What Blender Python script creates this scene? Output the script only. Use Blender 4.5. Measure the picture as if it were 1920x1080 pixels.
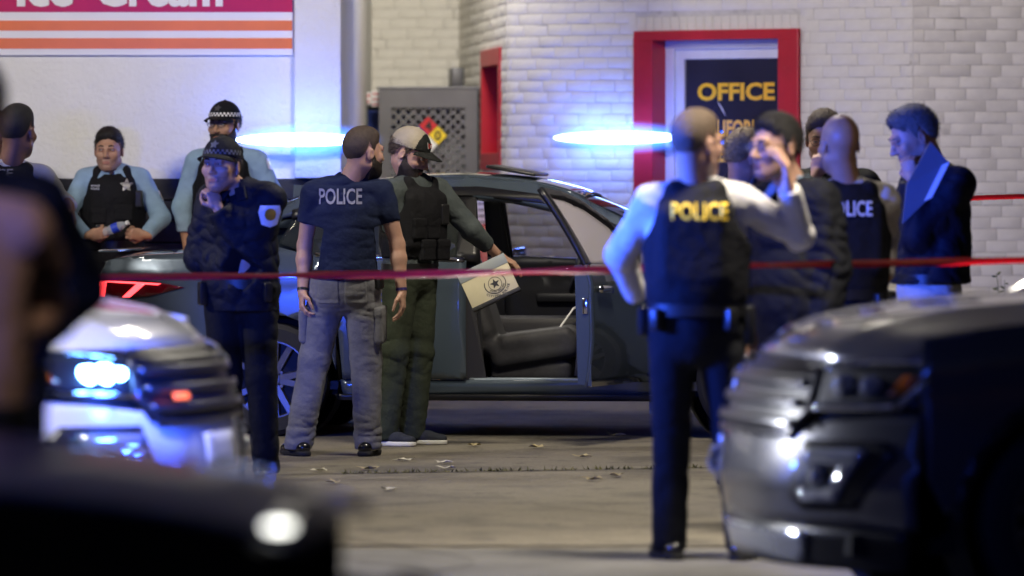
import bpy, bmesh, math, random
import numpy as np
from mathutils import Vector, Matrix
from mathutils.bvhtree import BVHTree
for o in list(bpy.data.objects): bpy.data.objects.remove(o)
R = math.radians
scene = bpy.context.scene
COL = scene.collection
# ------------------------------------------------------------------ camera
FPX, HY, HC = 10240.0, 308.0, 1.6      # focal length in photo pixels, horizon row, camera height
cam_d = bpy.data.cameras.new('camera'); cam = bpy.data.objects.new('camera', cam_d); COL.objects.link(cam)
cam.location = (0, 0, HC); cam.rotation_euler = (R(90), 0, 0)
cam_d.sensor_width = 36; cam_d.lens = 192; cam_d.shift_y = -232/1920
cam_d.clip_start = 0.5; cam_d.clip_end = 3000
cam_d.dof.use_dof = True; cam_d.dof.focus_distance = 30.6; cam_d.dof.aperture_fstop = 2.1
scene.camera = cam
# ------------------------------------------------------------------ night sky
w = bpy.data.worlds.new('World'); scene.world = w; w.use_nodes = True
nt = w.node_tree; bg = nt.nodes['Background']
sky = nt.nodes.new('ShaderNodeTexSky'); sky.sky_type = 'NISHITA'; sky.sun_disc = False
sky.sun_elevation = R(-2.5); sky.sun_rotation = R(200)
nt.links.new(sky.outputs[0], bg.inputs[0]); bg.inputs[1].default_value = 0.06
def area(name, loc, size, power, col, rot=(0, 0, 0), shape='RECTANGLE', size_y=None, spread=180, parent=None):
    l = bpy.data.lights.new(name, 'AREA'); l.energy = power; l.color = col; l.shape = shape
    l.size = size; l.size_y = size_y or size; l.spread = R(spread)
    o = bpy.data.objects.new(name, l); o.location = loc; o.rotation_euler = rot; COL.objects.link(o)
    o.parent = parent
    return o
# key lamp and added fill lamps, unseen high above the frame (housings are built with the canopy below)
KEY_FILL = [((-7.4, 27.2, 4.9), 420, (1, .94, .83), (.6, 36.5, .9), 180), ((.7, 28.6, 4.9), 190, (1, .88, .68), (.7, 37, 1.2), 120),
          ((-.75, 37.6, 4.9), 62, (1, .95, .86), (-.7, 42, 1.2), 110), ((-1.9, 17.4, 4.9), 70, (.97, .95, 1), (-2.3, 19.6, 0), 70), ((1.6, 21.6, 4.9), 75, (1, .90, .74), (1.1, 22.6, .4), 70),
          ((.7, 28.6, 4.9), 150, (1, .92, .76), (.5, 27.4, 0), 130), ((-1.2, 9.0, 4.9), 7, (1, .86, .72), (-1.5, 13.4, 1.3), 40)]
for lc, p, c, tg, sp in KEY_FILL: area('canopy_lamp', lc, 1.0, p, c, rot=(Vector(tg)-Vector(lc)).to_track_quat('-Z', 'Y').to_euler(), size_y=.5, spread=sp)
vs = scene.view_settings; vs.view_transform = 'Standard'; vs.look = 'None'; vs.exposure = 0; vs.gamma = 1
vs.use_curve_mapping = False
scene.cycles.use_denoising = True
scene.cycles.max_bounces = 5; scene.cycles.glossy_bounces = 3; scene.cycles.transmission_bounces = 5
scene.cycles.transparent_max_bounces = 8; scene.cycles.sample_clamp_indirect = 4
scene.cycles.caustics_reflective = False; scene.cycles.caustics_refractive = False
# ------------------------------------------------------------------ helpers
def wx(px, d): return (px-960)/FPX*d
def wz(py, d): return HC-(py-HY)/FPX*d
def wp(px, py, d): return Vector((wx(px, d), d, wz(py, d)))
MATS = {}
def mat(name, col, rough=.6, metal=0., noise=None, bump=None, coat=0., emis=None, trans=0., ior=1.45, spec=.5, sheen=0., alpha=1., sss=0., spots=None, weave=None):
    if name in MATS: return MATS[name]
    m = bpy.data.materials.new(name); m.use_nodes = True; n = m.node_tree; b = n.nodes['Principled BSDF']
    b.inputs['Base Color'].default_value = (*col, 1); b.inputs['Roughness'].default_value = rough
    b.inputs['Metallic'].default_value = metal; b.inputs['IOR'].default_value = ior
    b.inputs['Specular IOR Level'].default_value = spec
    b.inputs['Coat Weight'].default_value = coat; b.inputs['Coat Roughness'].default_value = .04
    b.inputs['Transmission Weight'].default_value = trans; b.inputs['Sheen Weight'].default_value = sheen
    b.inputs['Alpha'].default_value = alpha
    if sss: b.inputs['Subsurface Weight'].default_value = sss; b.inputs['Subsurface Radius'].default_value = (.012, .005, .003)
    tc = n.nodes.new('ShaderNodeTexCoord')
    def nz(scale, detail=6, rough_=.6, vec=None):
        t = n.nodes.new('ShaderNodeTexNoise'); t.inputs['Scale'].default_value = scale
        t.inputs['Detail'].default_value = detail; t.inputs['Roughness'].default_value = rough_
        n.links.new(vec or tc.outputs['Object'], t.inputs['Vector']); return t
    last = None
    if noise:
        t = nz(noise[0]); mr = n.nodes.new('ShaderNodeMapRange')
        mr.inputs[1].default_value = .3; mr.inputs[2].default_value = .7
        mr.inputs[3].default_value = 1-noise[1]; mr.inputs[4].default_value = 1+noise[1]
        n.links.new(t.outputs['Fac'], mr.inputs[0])
        mx = n.nodes.new('ShaderNodeMix'); mx.data_type = 'RGBA'; mx.blend_type = 'MULTIPLY'; mx.inputs[0].default_value = 1
        mx.inputs[6].default_value = (*col, 1); n.links.new(mr.outputs[0], mx.inputs[7]); last = mx.outputs[2]
    if spots:                                    # stains: (scale, threshold, colour, amount)
        for sc_, th, sc2, amt in spots:
            t = nz(sc_, 8, .65); cr = n.nodes.new('ShaderNodeMapRange')
            cr.inputs[1].default_value = th; cr.inputs[2].default_value = th+.14; cr.inputs[3].default_value = 0; cr.inputs[4].default_value = amt
            n.links.new(t.outputs['Fac'], cr.inputs[0])
            mx = n.nodes.new('ShaderNodeMix'); mx.data_type = 'RGBA'
            n.links.new(cr.outputs[0], mx.inputs[0])
            if last: n.links.new(last, mx.inputs[6])
            else: mx.inputs[6].default_value = (*col, 1)
            mx.inputs[7].default_value = (*sc2, 1); last = mx.outputs[2]
    if last: n.links.new(last, b.inputs['Base Color'])
    if bump:
        h = None
        for sc_, st, di in (bump if isinstance(bump, list) else [bump]):
            t = nz(sc_, 5); bp = n.nodes.new('ShaderNodeBump'); bp.inputs['Strength'].default_value = st; bp.inputs['Distance'].default_value = di
            n.links.new(t.outputs['Fac'], bp.inputs['Height'])
            if h: n.links.new(h, bp.inputs['Normal'])
            h = bp.outputs[0]
        n.links.new(h, b.inputs['Normal'])
    if emis: b.inputs['Emission Color'].default_value = (*emis[0], 1); b.inputs['Emission Strength'].default_value = emis[1]
    MATS[name] = m; return m
def tag(o, label=None, cat=None, group=None, kind=None):
    if label: o['label'] = label
    if cat: o['category'] = cat
    if group: o['group'] = group
    if kind: o['kind'] = kind
    return o
def empty(name, loc=(0, 0, 0), rz=0., parent=None):
    o = bpy.data.objects.new(name, None); COL.objects.link(o); o.location = loc; o.rotation_euler = (0, 0, rz)
    o.empty_display_size = .2; o.parent = parent; return o
def link(name, me, parent=None, loc=None):
    o = bpy.data.objects.new(name, me); COL.objects.link(o); o.parent = parent
    if loc is not None: o.location = loc
    return o
def npmesh(name, V, Fq, mats, smooth=True, midx=None):
    me = bpy.data.meshes.new(name); V = np.asarray(V, dtype=np.float32); Fq = np.asarray(Fq, dtype=np.int32)
    me.vertices.add(len(V)); me.vertices.foreach_set('co', V.ravel())
    k = Fq.shape[1] if len(Fq) else 4
    me.loops.add(Fq.size); me.loops.foreach_set('vertex_index', Fq.ravel())
    me.polygons.add(len(Fq)); me.polygons.foreach_set('loop_start', np.arange(len(Fq), dtype=np.int32)*k)
    if smooth: me.polygons.foreach_set('use_smooth', np.ones(len(Fq), dtype=bool))
    if midx is not None: me.polygons.foreach_set('material_index', np.asarray(midx, dtype=np.int32))
    for m in mats: me.materials.append(m)
    me.update(calc_edges=True); me.validate(); return me
class MB:
    def __init__(s): s.v = []; s.f = []; s.m = []; s.cur = 0
    def add(s, vs, fs):
        o = len(s.v); s.v += [tuple(p) for p in vs]; s.f += [tuple(i+o for i in f) for f in fs]; s.m += [s.cur]*len(fs); return s
    def box(s, c, size, rot=None, bev=0.):
        hx, hy, hz = [q/2 for q in size]; c = Vector(c); M = rot or Matrix.Identity(3)
        if bev <= 0:
            P = [(x, y, z) for x in (-hx, hx) for y in (-hy, hy) for z in (-hz, hz)]
            F_ = [(0, 1, 3, 2), (4, 6, 7, 5), (0, 4, 5, 1), (2, 3, 7, 6), (0, 2, 6, 4), (1, 5, 7, 3)]
            return s.add([M@Vector(p)+c for p in P], F_)
        b = min(bev, hx*.9, hy*.9, hz*.9); bm = bmesh.new(); bmesh.ops.create_cube(bm, size=1)
        for v in bm.verts: v.co = Vector((v.co.x*2*hx, v.co.y*2*hy, v.co.z*2*hz))
        bmesh.ops.bevel(bm, geom=bm.edges[:], offset=b, segments=2, profile=.5, affect='EDGES')
        bm.verts.index_update()
        s.add([M@v.co+c for v in bm.verts], [[v.index for v in f.verts] for f in bm.faces]); bm.free(); return s
    def tube(s, pts, r, n=8, caps=True):
        pts = [Vector(p) for p in pts]; rs = r if isinstance(r, (list, tuple)) else [r]*len(pts); V = []; F_ = []; up = None
        for i, p in enumerate(pts):
            t = (pts[min(i+1, len(pts)-1)]-pts[max(i-1, 0)]).normalized()
            if up is None: up = t.orthogonal().normalized()
            u = (up-t*up.dot(t)).normalized(); up = u; q = t.cross(u)
            V += [p+(u*math.cos(2*math.pi*j/n)+q*math.sin(2*math.pi*j/n))*rs[i] for j in range(n)]
        for i in range(len(pts)-1):
            F_ += [(i*n+j, i*n+(j+1) % n, (i+1)*n+(j+1) % n, (i+1)*n+j) for j in range(n)]
        if caps: F_ += [tuple(range(n-1, -1, -1)), tuple((len(pts)-1)*n+j for j in range(n))]
        return s.add(V, F_)
    def lathe(s, prof, n=24, M=None, a0=0, a1=2*math.pi):     # prof: (r, h); axis local Z
        M = M or Matrix.Identity(4); V = []; F_ = []; full = abs(a1-a0-2*math.pi) < 1e-6; m = n if full else n+1
        for r_, h in prof: V += [M@Vector((r_*math.cos(a0+(a1-a0)*j/n), r_*math.sin(a0+(a1-a0)*j/n), h)) for j in range(m)]
        for i in range(len(prof)-1):
            F_ += [(i*m+j, i*m+(j+1) % m, (i+1)*m+(j+1) % m, (i+1)*m+j) for j in range(n)]
        return s.add(V, F_)
    def prism(s, out, h, M=None):                             # outline in local XY, extruded 0..h along Z
        M = M or Matrix.Identity(4); n = len(out)
        V = [M@Vector((x, y, 0)) for x, y in out]+[M@Vector((x, y, h)) for x, y in out]
        return s.add(V, [tuple(range(n-1, -1, -1)), tuple(range(n, 2*n))]+[(i, (i+1) % n, n+(i+1) % n, n+i) for i in range(n)])
    def grid(s, P):                                           # P: rows of points
        nr, nc = len(P), len(P[0])
        return s.add([p for r_ in P for p in r_], [(i*nc+j, i*nc+j+1, (i+1)*nc+j+1, (i+1)*nc+j) for i in range(nr-1) for j in range(nc-1)])
    def sphere(s, c, r, n=12, M=None):
        c = Vector(c); M = M or Matrix.Identity(3); rr = r if isinstance(r, (tuple, list)) else (r, r, r); P = []
        for i in range(n//2+1):
            a = math.pi*i/(n//2); P.append([c+M@Vector((rr[0]*math.sin(a)*math.cos(2*math.pi*j/n), rr[1]*math.sin(a)*math.sin(2*math.pi*j/n), rr[2]*math.cos(a))) for j in range(n+1)])
        return s.grid(P)
    def mesh(s, name, mats, smooth=False, fixn=True):
        me = bpy.data.meshes.new(name); me.from_pydata([tuple(p) for p in s.v], [], s.f)
        for m in (mats if isinstance(mats, (list, tuple)) else [mats]): me.materials.append(m)
        me.polygons.foreach_set('material_index', s.m)
        if fixn:
            bm = bmesh.new(); bm.from_mesh(me); bmesh.ops.remove_doubles(bm, verts=bm.verts, dist=1e-5)
            bmesh.ops.recalc_face_normals(bm, faces=bm.faces); bm.to_mesh(me); bm.free()
        if smooth:
            me.polygons.foreach_set('use_smooth', [True]*len(me.polygons))
            if smooth != 'all':
                try: me.set_sharp_from_angle(angle=R(40))
                except Exception: pass
        me.update(); return me
    def build(s, name, mats, parent=None, smooth=False, loc=None, fixn=True, bevel=0., solid=0.):
        o = link(name, s.mesh(name, mats, smooth, fixn), parent, loc)
        if solid: md = o.modifiers.new('solid', 'SOLIDIFY'); md.thickness = solid; md.offset = -1
        if bevel: md = o.modifiers.new('bevel', 'BEVEL'); md.width = bevel; md.segments = 2; md.limit_method = 'ANGLE'
        return o
# ---- implicit surfaces -> mesh (surface nets)
def nets(F, xs, ys, zs):
    F = F.copy(); F[0] = F[-1] = .05; F[:, 0] = F[:, -1] = .05; F[:, :, 0] = F[:, :, -1] = .05
    S = F < 0
    c = np.zeros(tuple(n-1 for n in F.shape), np.int8)
    for a in (0, 1):
        for b in (0, 1):
            for d in (0, 1): c += S[a:F.shape[0]-1+a, b:F.shape[1]-1+b, d:F.shape[2]-1+d]
    mask = (c > 0) & (c < 8); idx = np.full(c.shape, -1, np.int32); I, J, K = np.nonzero(mask); n = len(I); idx[I, J, K] = np.arange(n)
    acc = np.zeros((n, 3)); cnt = np.zeros(n)
    for ax in range(3):
        for a in (0, 1):
            for b in (0, 1):
                o0 = [a, b]; o0.insert(ax, 0); o1 = list(o0); o1[ax] = 1
                fa = F[I+o0[0], J+o0[1], K+o0[2]]; fb = F[I+o1[0], J+o1[1], K+o1[2]]; cr = (fa < 0) != (fb < 0)
                t = np.where(cr, fa/np.where(cr, fa-fb, 1), 0)
                p = np.stack([xs[I+o0[0]], ys[J+o0[1]], zs[K+o0[2]]], 1)
                q = np.stack([xs[I+o1[0]], ys[J+o1[1]], zs[K+o1[2]]], 1)
                acc += np.where(cr[:, None], p+(q-p)*t[:, None], 0); cnt += cr
    V = acc/cnt[:, None]; Q = []
    for ax in range(3):
        s0 = [slice(1, -1)]*3; s1 = [slice(1, -1)]*3; s0[ax] = slice(0, -1); s1[ax] = slice(1, None)
        a = S[tuple(s0)]; b = S[tuple(s1)]; ch = a != b; P = np.stack(np.nonzero(ch), 1); inside = a[ch]
        P = P+1; P[:, ax] -= 1
        u, v = [(1, 2), (2, 0), (0, 1)][ax]
        def cell(du, dv):
            q = P.copy(); q[:, u] -= du; q[:, v] -= dv; return idx[q[:, 0], q[:, 1], q[:, 2]]
        quad = np.stack([cell(1, 1), cell(0, 1), cell(0, 0), cell(1, 0)], 1)
        quad[~inside] = quad[~inside][:, ::-1]; Q.append(quad)
    return V, np.concatenate(Q)
class Fld:
    def __init__(s, lo, hi, h):
        s.h = h; s.ax = [np.arange(lo[i]-2*h, hi[i]+3*h, h, dtype=np.float32) for i in range(3)]
        s.F = np.full([len(a) for a in s.ax], .25, np.float32)
    def _sl(s, lo, hi, m):
        r = []
        for i in range(3):
            a = s.ax[i]; i0 = max(0, int((lo[i]-m-a[0])/s.h)); i1 = min(len(a), int((hi[i]+m-a[0])/s.h)+2)
            if i1 <= i0: return None, None
            r.append(slice(i0, i1))
        return tuple(r), (s.ax[0][r[0]][:, None, None], s.ax[1][r[1]][None, :, None], s.ax[2][r[2]][None, None, :])
    def add(s, prim, k=.02):
        fn, lo, hi = prim; sl, P = s._sl(lo, hi, k+4*s.h)
        if sl is None: return s
        d = fn(*P); f = s.F[sl]
        if k > 0:
            hh = np.clip(.5+.5*(f-d)/k, 0, 1); s.F[sl] = f*(1-hh)+d*hh-k*hh*(1-hh)
        else: s.F[sl] = np.minimum(f, d)
        return s
    def sub(s, prim, k=.005):
        fn, lo, hi = prim; sl, P = s._sl(lo, hi, k+4*s.h)
        if sl is None: return s
        d = -fn(*P); f = s.F[sl]; hh = np.clip(.5-.5*(f-d)/k, 0, 1); s.F[sl] = f*(1-hh)+d*hh+k*hh*(1-hh); return s
    def fun(s, g):                       # intersect with g(x,y,z) < 0
        s.F = np.maximum(s.F, g(s.ax[0][:, None, None], s.ax[1][None, :, None], s.ax[2][None, None, :])).astype(np.float32); return s
    def disp(s, g): s.F = (s.F+g(s.ax[0][:, None, None], s.ax[1][None, :, None], s.ax[2][None, None, :])).astype(np.float32); return s
    def out(s): return nets(s.F, *s.ax)
def cap(a, b, ra, rb, sq=None):          # tapered capsule; sq=(axis, q): flattened along an axis
    a = np.array(a, float); b = np.array(b, float); ba = b-a; L2 = max(float(ba@ba), 1e-9); m = max(ra, rb)
    if sq is None:
        def fn(x, y, z):
            px, py, pz = x-a[0], y-a[1], z-a[2]; h = np.clip((px*ba[0]+py*ba[1]+pz*ba[2])/L2, 0, 1)
            return np.sqrt((px-h*ba[0])**2+(py-h*ba[1])**2+(pz-h*ba[2])**2)-(ra+(rb-ra)*h)
    else:
        n = np.array(sq[0], float); q = sq[1]; e = 1/q-1
        def fn(x, y, z):
            px, py, pz = x-a[0], y-a[1], z-a[2]; h = np.clip((px*ba[0]+py*ba[1]+pz*ba[2])/L2, 0, 1)
            px, py, pz = px-h*ba[0], py-h*ba[1], pz-h*ba[2]; t = (px*n[0]+py*n[1]+pz*n[2])*e
            return (np.sqrt((px+t*n[0])**2+(py+t*n[1])**2+(pz+t*n[2])**2)-(ra+(rb-ra)*h))*(q+1)/2
    return fn, np.minimum(a, b)-m, np.maximum(a, b)+m
def ell(c, r, M=None):                   # ellipsoid, M rows = local axes
    c = np.array(c, float); r = np.array(r, float); A = np.eye(3) if M is None else np.array(M, float); m = max(r)
    def fn(x, y, z):
        px, py, pz = x-c[0], y-c[1], z-c[2]; k0 = k1 = 0
        for i in range(3):
            q = (px*A[i, 0]+py*A[i, 1]+pz*A[i, 2])/r[i]; k0 = k0+q*q; k1 = k1+(q/r[i])**2
        k0 = np.sqrt(k0); return k0*(k0-1)/np.sqrt(k1+1e-9)
    return fn, c-m, c+m
def rbox(c, hf, M=None, rad=.01):
    c = np.array(c, float); hf = np.array(hf, float)-rad; A = np.eye(3) if M is None else np.array(M, float); m = float(np.linalg.norm(hf))+rad
    def fn(x, y, z):
        px, py, pz = x-c[0], y-c[1], z-c[2]; s = 0; mx = -9.
        for i in range(3):
            q = np.abs(px*A[i, 0]+py*A[i, 1]+pz*A[i, 2])-hf[i]; s = s+np.maximum(q, 0)**2; mx = np.maximum(mx, q)
        return np.sqrt(s)+np.minimum(mx, 0)-rad
    return fn, c-m, c+m
def wrinkle(seed, amp, fr=18., zs=1.):   # folds: warped sine ridges
    g = np.random.default_rng(seed); A = g.normal(size=(5, 3)); A /= np.linalg.norm(A, axis=1)[:, None]; A[:, :2] /= max(1, zs**.7); A[:, 2] = A[:, 2]*zs; ph = g.uniform(0, 6.28, 10); fs = fr*g.uniform(.6, 1.7, 5)
    def fn(x, y, z):
        wv = .5*np.sin(9*x+7*z+ph[5])+.5*np.sin(8*y-6*z+ph[6])+.3*np.sin(15*z+11*x+ph[7]); t = 0
        for i in range(5): t = t+np.sin(fs[i]*(A[i, 0]*x+A[i, 1]*y+A[i, 2]*z)+1.6*wv+ph[i])*(1-.12*i)
        big = np.sin(3.1*x+4.3*z+ph[8])*np.sin(3.7*y-5.1*z+ph[9])
        t = np.abs(t); return amp*((1-t/2.4)*.6+.9*np.exp(-2.2*t)-.25)*(.35+.65*big)
    return fn
def fmesh(name, fld, mats, parent=None, mfun=None, T=None):
    V, Q = fld.out()
    mi = None
    if mfun is not None: mi = mfun(V[Q].mean(1))
    if T is not None: A = np.array(T); V = V@A[:3, :3].T+A[:3, 3]
    return link(name, npmesh(name, V, Q, mats if isinstance(mats, list) else [mats], True, mi), parent)
# ---- writing
_tc = {}
def text2d(s, size, bold=.0, sx=1.):
    key = (s, bold)
    if key not in _tc:
        cu = bpy.data.curves.new('t', 'FONT'); cu.body = s; cu.size = 1; cu.offset = bold; cu.align_x = 'CENTER'; cu.align_y = 'CENTER'; cu.resolution_u = 3
        o = bpy.data.objects.new('t', cu); COL.objects.link(o); bpy.context.view_layer.update()
        me = bpy.data.meshes.new_from_object(o.evaluated_get(bpy.context.evaluated_depsgraph_get()))
        V = np.array([v.co[:2] for v in me.vertices]); Fc = [tuple(p.vertices) for p in me.polygons]
        bpy.data.objects.remove(o); bpy.data.curves.remove(cu); bpy.data.meshes.remove(me)
        V -= (V.max(0)+V.min(0))/2; V /= (V[:, 1].max()-V[:, 1].min())
        _tc[key] = (V, Fc)
    V, Fc = _tc[key]; return V*np.array([size*sx, size]), Fc
def bvh_of(*objs):
    v = []; f = []
    for o in objs:
        k = len(v); v += [o.matrix_local@x.co for x in o.data.vertices]; f += [tuple(i+k for i in p.vertices) for p in o.data.polygons]
    return BVHTree.FromPolygons(v, f)
def decal(name, V2, F2, org, U, Vv, bvh, m, parent, off=.004, mi=None, sub=True):
    """lay a flat printed shape on a surface: cast it along its own normal on to the cloth"""
    U = Vector(U).normalized(); Vv = Vector(Vv).normalized(); N = U.cross(Vv); org = Vector(org); out = []
    for u, v in V2:
        p = org+U*u+Vv*v
        if bvh is not None:
            h = bvh.ray_cast(p+N*.25, -N, .6)
            if h[0] is not None: p = h[0]
        out.append(p+N*off)
    b = MB(); b.add(out, F2)
    if mi is not None: b.m = mi
    return b.build(name, m, parent, fixn=False)
def gridpoly(out, step):
    """flat outline cut into small cells so that it can follow a curved surface"""
    bm = bmesh.new(); f = bm.faces.new([bm.verts.new((x, y, 0)) for x, y in out]); bmesh.ops.triangulate(bm, faces=bm.faces[:])
    xs = [p[0] for p in out]; ys = [p[1] for p in out]
    for ax, lo, hi in ((0, min(xs), max(xs)), (1, min(ys), max(ys))):
        k = max(1, int((hi-lo)/step)); n = [0, 0, 0]; n[ax] = 1
        for i in range(1, k+1):
            co = [0, 0, 0]; co[ax] = lo+(hi-lo)*i/(k+1)
            bmesh.ops.bisect_plane(bm, geom=bm.verts[:]+bm.edges[:]+bm.faces[:], dist=1e-6, plane_co=co, plane_no=n)
    bmesh.ops.remove_doubles(bm, verts=bm.verts, dist=1e-5)
    bm.verts.index_update(); V = [(v.co.x, v.co.y) for v in bm.verts]; Fc = [tuple(v.index for v in f.verts) for f in bm.faces]; bm.free()
    return V, Fc
def star2d(r, ri=.42, n=5, rot=math.pi/2):
    return [((r if i % 2 == 0 else r*ri)*math.cos(rot+math.pi*i/n), (r if i % 2 == 0 else r*ri)*math.sin(rot+math.pi*i/n)) for i in range(2*n)]
# ================================================================== setting: ground, building
rnd = random.Random(7)
m_ground = mat('worn_concrete', (.22, .195, .150), .82, noise=(1.1, .22), bump=[(110, .8, .008), (30, .5, .012)],
               spots=[(1.1, .48, (.080, .072, .060), .8), (.45, .54, (.095, .082, .066), .7), (3.4, .58, (.036, .033, .03), .85), (9, .60, (.05, .046, .04), .7), (24, .57, (.32, .29, .24), .7), (50, .54, (.05, .045, .04), .75), (100, .55, (.38, .35, .29), .75)])
m_walk = mat('sidewalk_concrete', (.15, .147, .14), .85, noise=(2, .2), bump=[(120, .5, .004)], spots=[(3.2, .58, (.11, .11, .105), .6), (45, .6, (.38, .37, .34), .5)])
m_joint = mat('joint_filler', (.035, .033, .03), .95, noise=(30, .3))
def sheet(name, x0, x1, y0, y1, z, m, jag=0., parent=None):
    b = MB(); n = max(2, int((x1-x0)/.12)) if jag else 2; g = random.Random(name)
    xs = [x0+(x1-x0)*i/(n-1) for i in range(n)]
    b.grid([[(x, y0+g.uniform(-jag, jag), z) for x in xs], [(x, y1+g.uniform(-jag, jag), z) for x in xs]])
    return b.build(name, m, parent)
gnd = tag(sheet('forecourt_ground', -150, 150, 22.72, 400, 0, m_ground), kind='structure')
tag(sheet('sidewalk', -150, 150, -60, 22.66, .004, m_walk), kind='structure')
tag(sheet('ground_bed', -150, 150, 22.5, 22.9, -.03, m_joint), kind='structure')
def jline(d0, d1, wdt, jag, x0, x1, name='expansion_joint'):
    b = MB(); n = 90; P = [[], []]
    for i in range(n):
        x = x0+(x1-x0)*i/(n-1); y = d0+(d1-d0)*i/(n-1)+rnd.uniform(-jag, jag); t = wdt*rnd.uniform(.6, 1.25)
        P[0].append((x, y-t/2, .004)); P[1].append((x, y+t/2, .004))
    b.grid(P); return tag(b.build(name, m_joint, gnd))
jline(27.55, 29.35, .045, .012, -3.2, 3.2)
jline(22.95, 22.75, .06, .03, -2.2, 2.4)
jline(33.2, 33.3, .03, .01, -3, 3)
b = MB()
for (x, y, pts) in ((-.62, 21.9, 9), (.75, 24.2, 12), (.1, 25.6, 10), (-.3, 21.4, 12)):
    P = []; a = rnd.uniform(-.5, .5)
    for i in range(pts): P.append((x, y)); a += rnd.uniform(-.7, .7); x += .12*math.cos(a); y += .12*math.sin(a)*2
    b.grid([[(p[0], p[1]-.010, .0085) for p in P], [(p[0], p[1]+.012, .0085) for p in P]])
b.build('crack', m_joint, gnd)
m_grass = mat('joint_weeds', (.16, .15, .04), .8, noise=(20, .3))
b = MB()
for i in range(260):
    x = rnd.uniform(-.9, 1.0); y = 27.55+(x+3.2)/6.4*1.8+rnd.uniform(-.02, .02); h = rnd.uniform(.008, .03); a = rnd.uniform(0, 3.1)
    b.add([(x-.006*math.cos(a), y-.006*math.sin(a), .003), (x+.006*math.cos(a), y+.006*math.sin(a), .003), (x+rnd.uniform(-.02, .02), y+rnd.uniform(-.02, .02), h)], [(0, 1, 2)])
tag(b.build('joint_grass', m_grass, None), 'dry yellowish weeds sprouting along the driveway joint', 'grass', kind='stuff')
# fallen leaves
m_leaf = mat('dry_leaf', (.42, .35, .19), .8, noise=(30, .3)); m_leaf2 = mat('pale_leaf', (.62, .58, .46), .75, noise=(30, .2))
def leafmesh(seed):
    g = random.Random(seed); n = 14; V = [(0, 0, .004)]
    for i in range(n):
        a = 2*math.pi*i/n; r = .05*(1+.35*math.cos(5*a)+g.uniform(-.15, .15)); V.append((r*1.25*math.cos(a), r*.8*math.sin(a), .006+.02*abs(math.sin(a*1.5+seed))*g.uniform(.4, 1.2)))
    b = MB(); b.add(V, [(0, i+1, (i+1) % n+1) for i in range(n)]); return b
LV = [(758, 866, 1), (832, 870, 1), (838, 881, 1), (1091, 859, 0), (598, 885, 1), (1112, 902, 0), (1156, 895, 0), (730, 921, 1), (626, 908, 0), (1155, 819, 0), (888, 838, 0), (690, 882, 0), (1006, 841, 0)]
LW = ['pale curled leaf nearest the green trousered man', 'pale leaf lying just behind the driveway joint', 'pale leaf touching the driveway joint', 'small tan leaf on open concrete right of the white soled shoe', 'white scrap like leaf just left on the joint near black shoe', 'small tan leaf in front of the joint at right', 'thin pale leaf in front of the joint at far right', 'flat pale leaf in the middle of the drive in front of the joint', 'dark curled leaf below the white scrap', 'brown leaf in the shadow beside the car door', 'brown bit of leaf behind the shoe shadow', 'dark leaf on the joint below the black shoe', 'tiny tan leaf near the shadow of the man in green']
for i, (px, py, k) in enumerate(LV):
    d = HC*FPX/(py-HY); o = leafmesh(i).build('fallen_leaf', m_leaf2 if k else m_leaf, None, loc=(wx(px, d), d, .004)); o.rotation_euler = (0, 0, rnd.uniform(0, 6)); o.scale = (.8, .8, .8)
    tag(o, LW[i], 'leaf', 'fallen leaves on the concrete')
# ---- building
m_stucco = mat('white_stucco', (.80, .80, .77), .9, noise=(1.2, .06), bump=[(30, .55, .022), (140, .35, .008), (9, .3, .02)], spots=[(1.6, .62, (.55, .55, .53), .5)])
m_brick = mat('painted_brick', (.74, .71, .64), .62, noise=(6, .08), bump=[(90, .35, .004), (20, .4, .006)], spots=[(1.3, .56, (.52, .49, .44), .6), (7, .62, (.40, .38, .34), .6), (45, .66, (.14, .13, .12), .75)])
m_mort = mat('painted_mortar', (.60, .575, .52), .85, noise=(8, .15), bump=[(60, .6, .006)], spots=[(5, .55, (.22, .20, .18), .7)])
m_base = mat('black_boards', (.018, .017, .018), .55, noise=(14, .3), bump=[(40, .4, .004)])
m_red = mat('red_paint', (.46, .012, .026), .38, noise=(5, .12), bump=[(30, .15, .003)], spots=[(12, .68, (.55, .25, .22), .5)])
m_alu = mat('white_aluminium', (.70, .69, .70), .4, metal=.15, noise=(8, .06))
m_grey = mat('grey_metal', (.13, .128, .14), .42, metal=.4, noise=(3, .12), bump=[(60, .1, .002)])
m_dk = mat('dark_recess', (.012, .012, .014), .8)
m_blk = mat('black_plastic', (.012, .012, .013), .42, bump=[(200, .1, .001)])
m_white = mat('white_print', (.80, .80, .80), .5)
m_letw = mat('white_letter', (.82, .82, .80), .4)
bld = tag(empty('store_building', (0, 36, 0)), 'white corner shop with stucco and painted brick walls behind the car', 'building')
OFF = Vector((0, 36, 0))
def bpart(b, name, m, parent=bld, smooth=False, bevel=0.):
    o = b.build(name, m, parent, smooth, bevel=bevel); o.location = -OFF if parent is bld else (0, 0, 0); return o
xs_end = wx(640, 34.9)
P = wz(335, 35)
b = MB(); b.box(((-9+xs_end)/2, 35.25, (P+5.2)/2), (xs_end+9, .5, 5.2-P)); bpart(b, 'stucco_wall', m_stucco)
xa, xb = wx(551, 34.9), xs_end
b = MB(); b.box(((xa+xb)/2, 34.955, (P+5.2)/2), (xb-xa, .11, 5.2-P), bev=.02); bpart(b, 'pilaster', m_stucco, smooth=True)
b = MB(); b.box((xs_end-.12, 39.1, 2.6), (.24, 7.2, 5.2)); bpart(b, 'return_wall', m_stucco)
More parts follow.
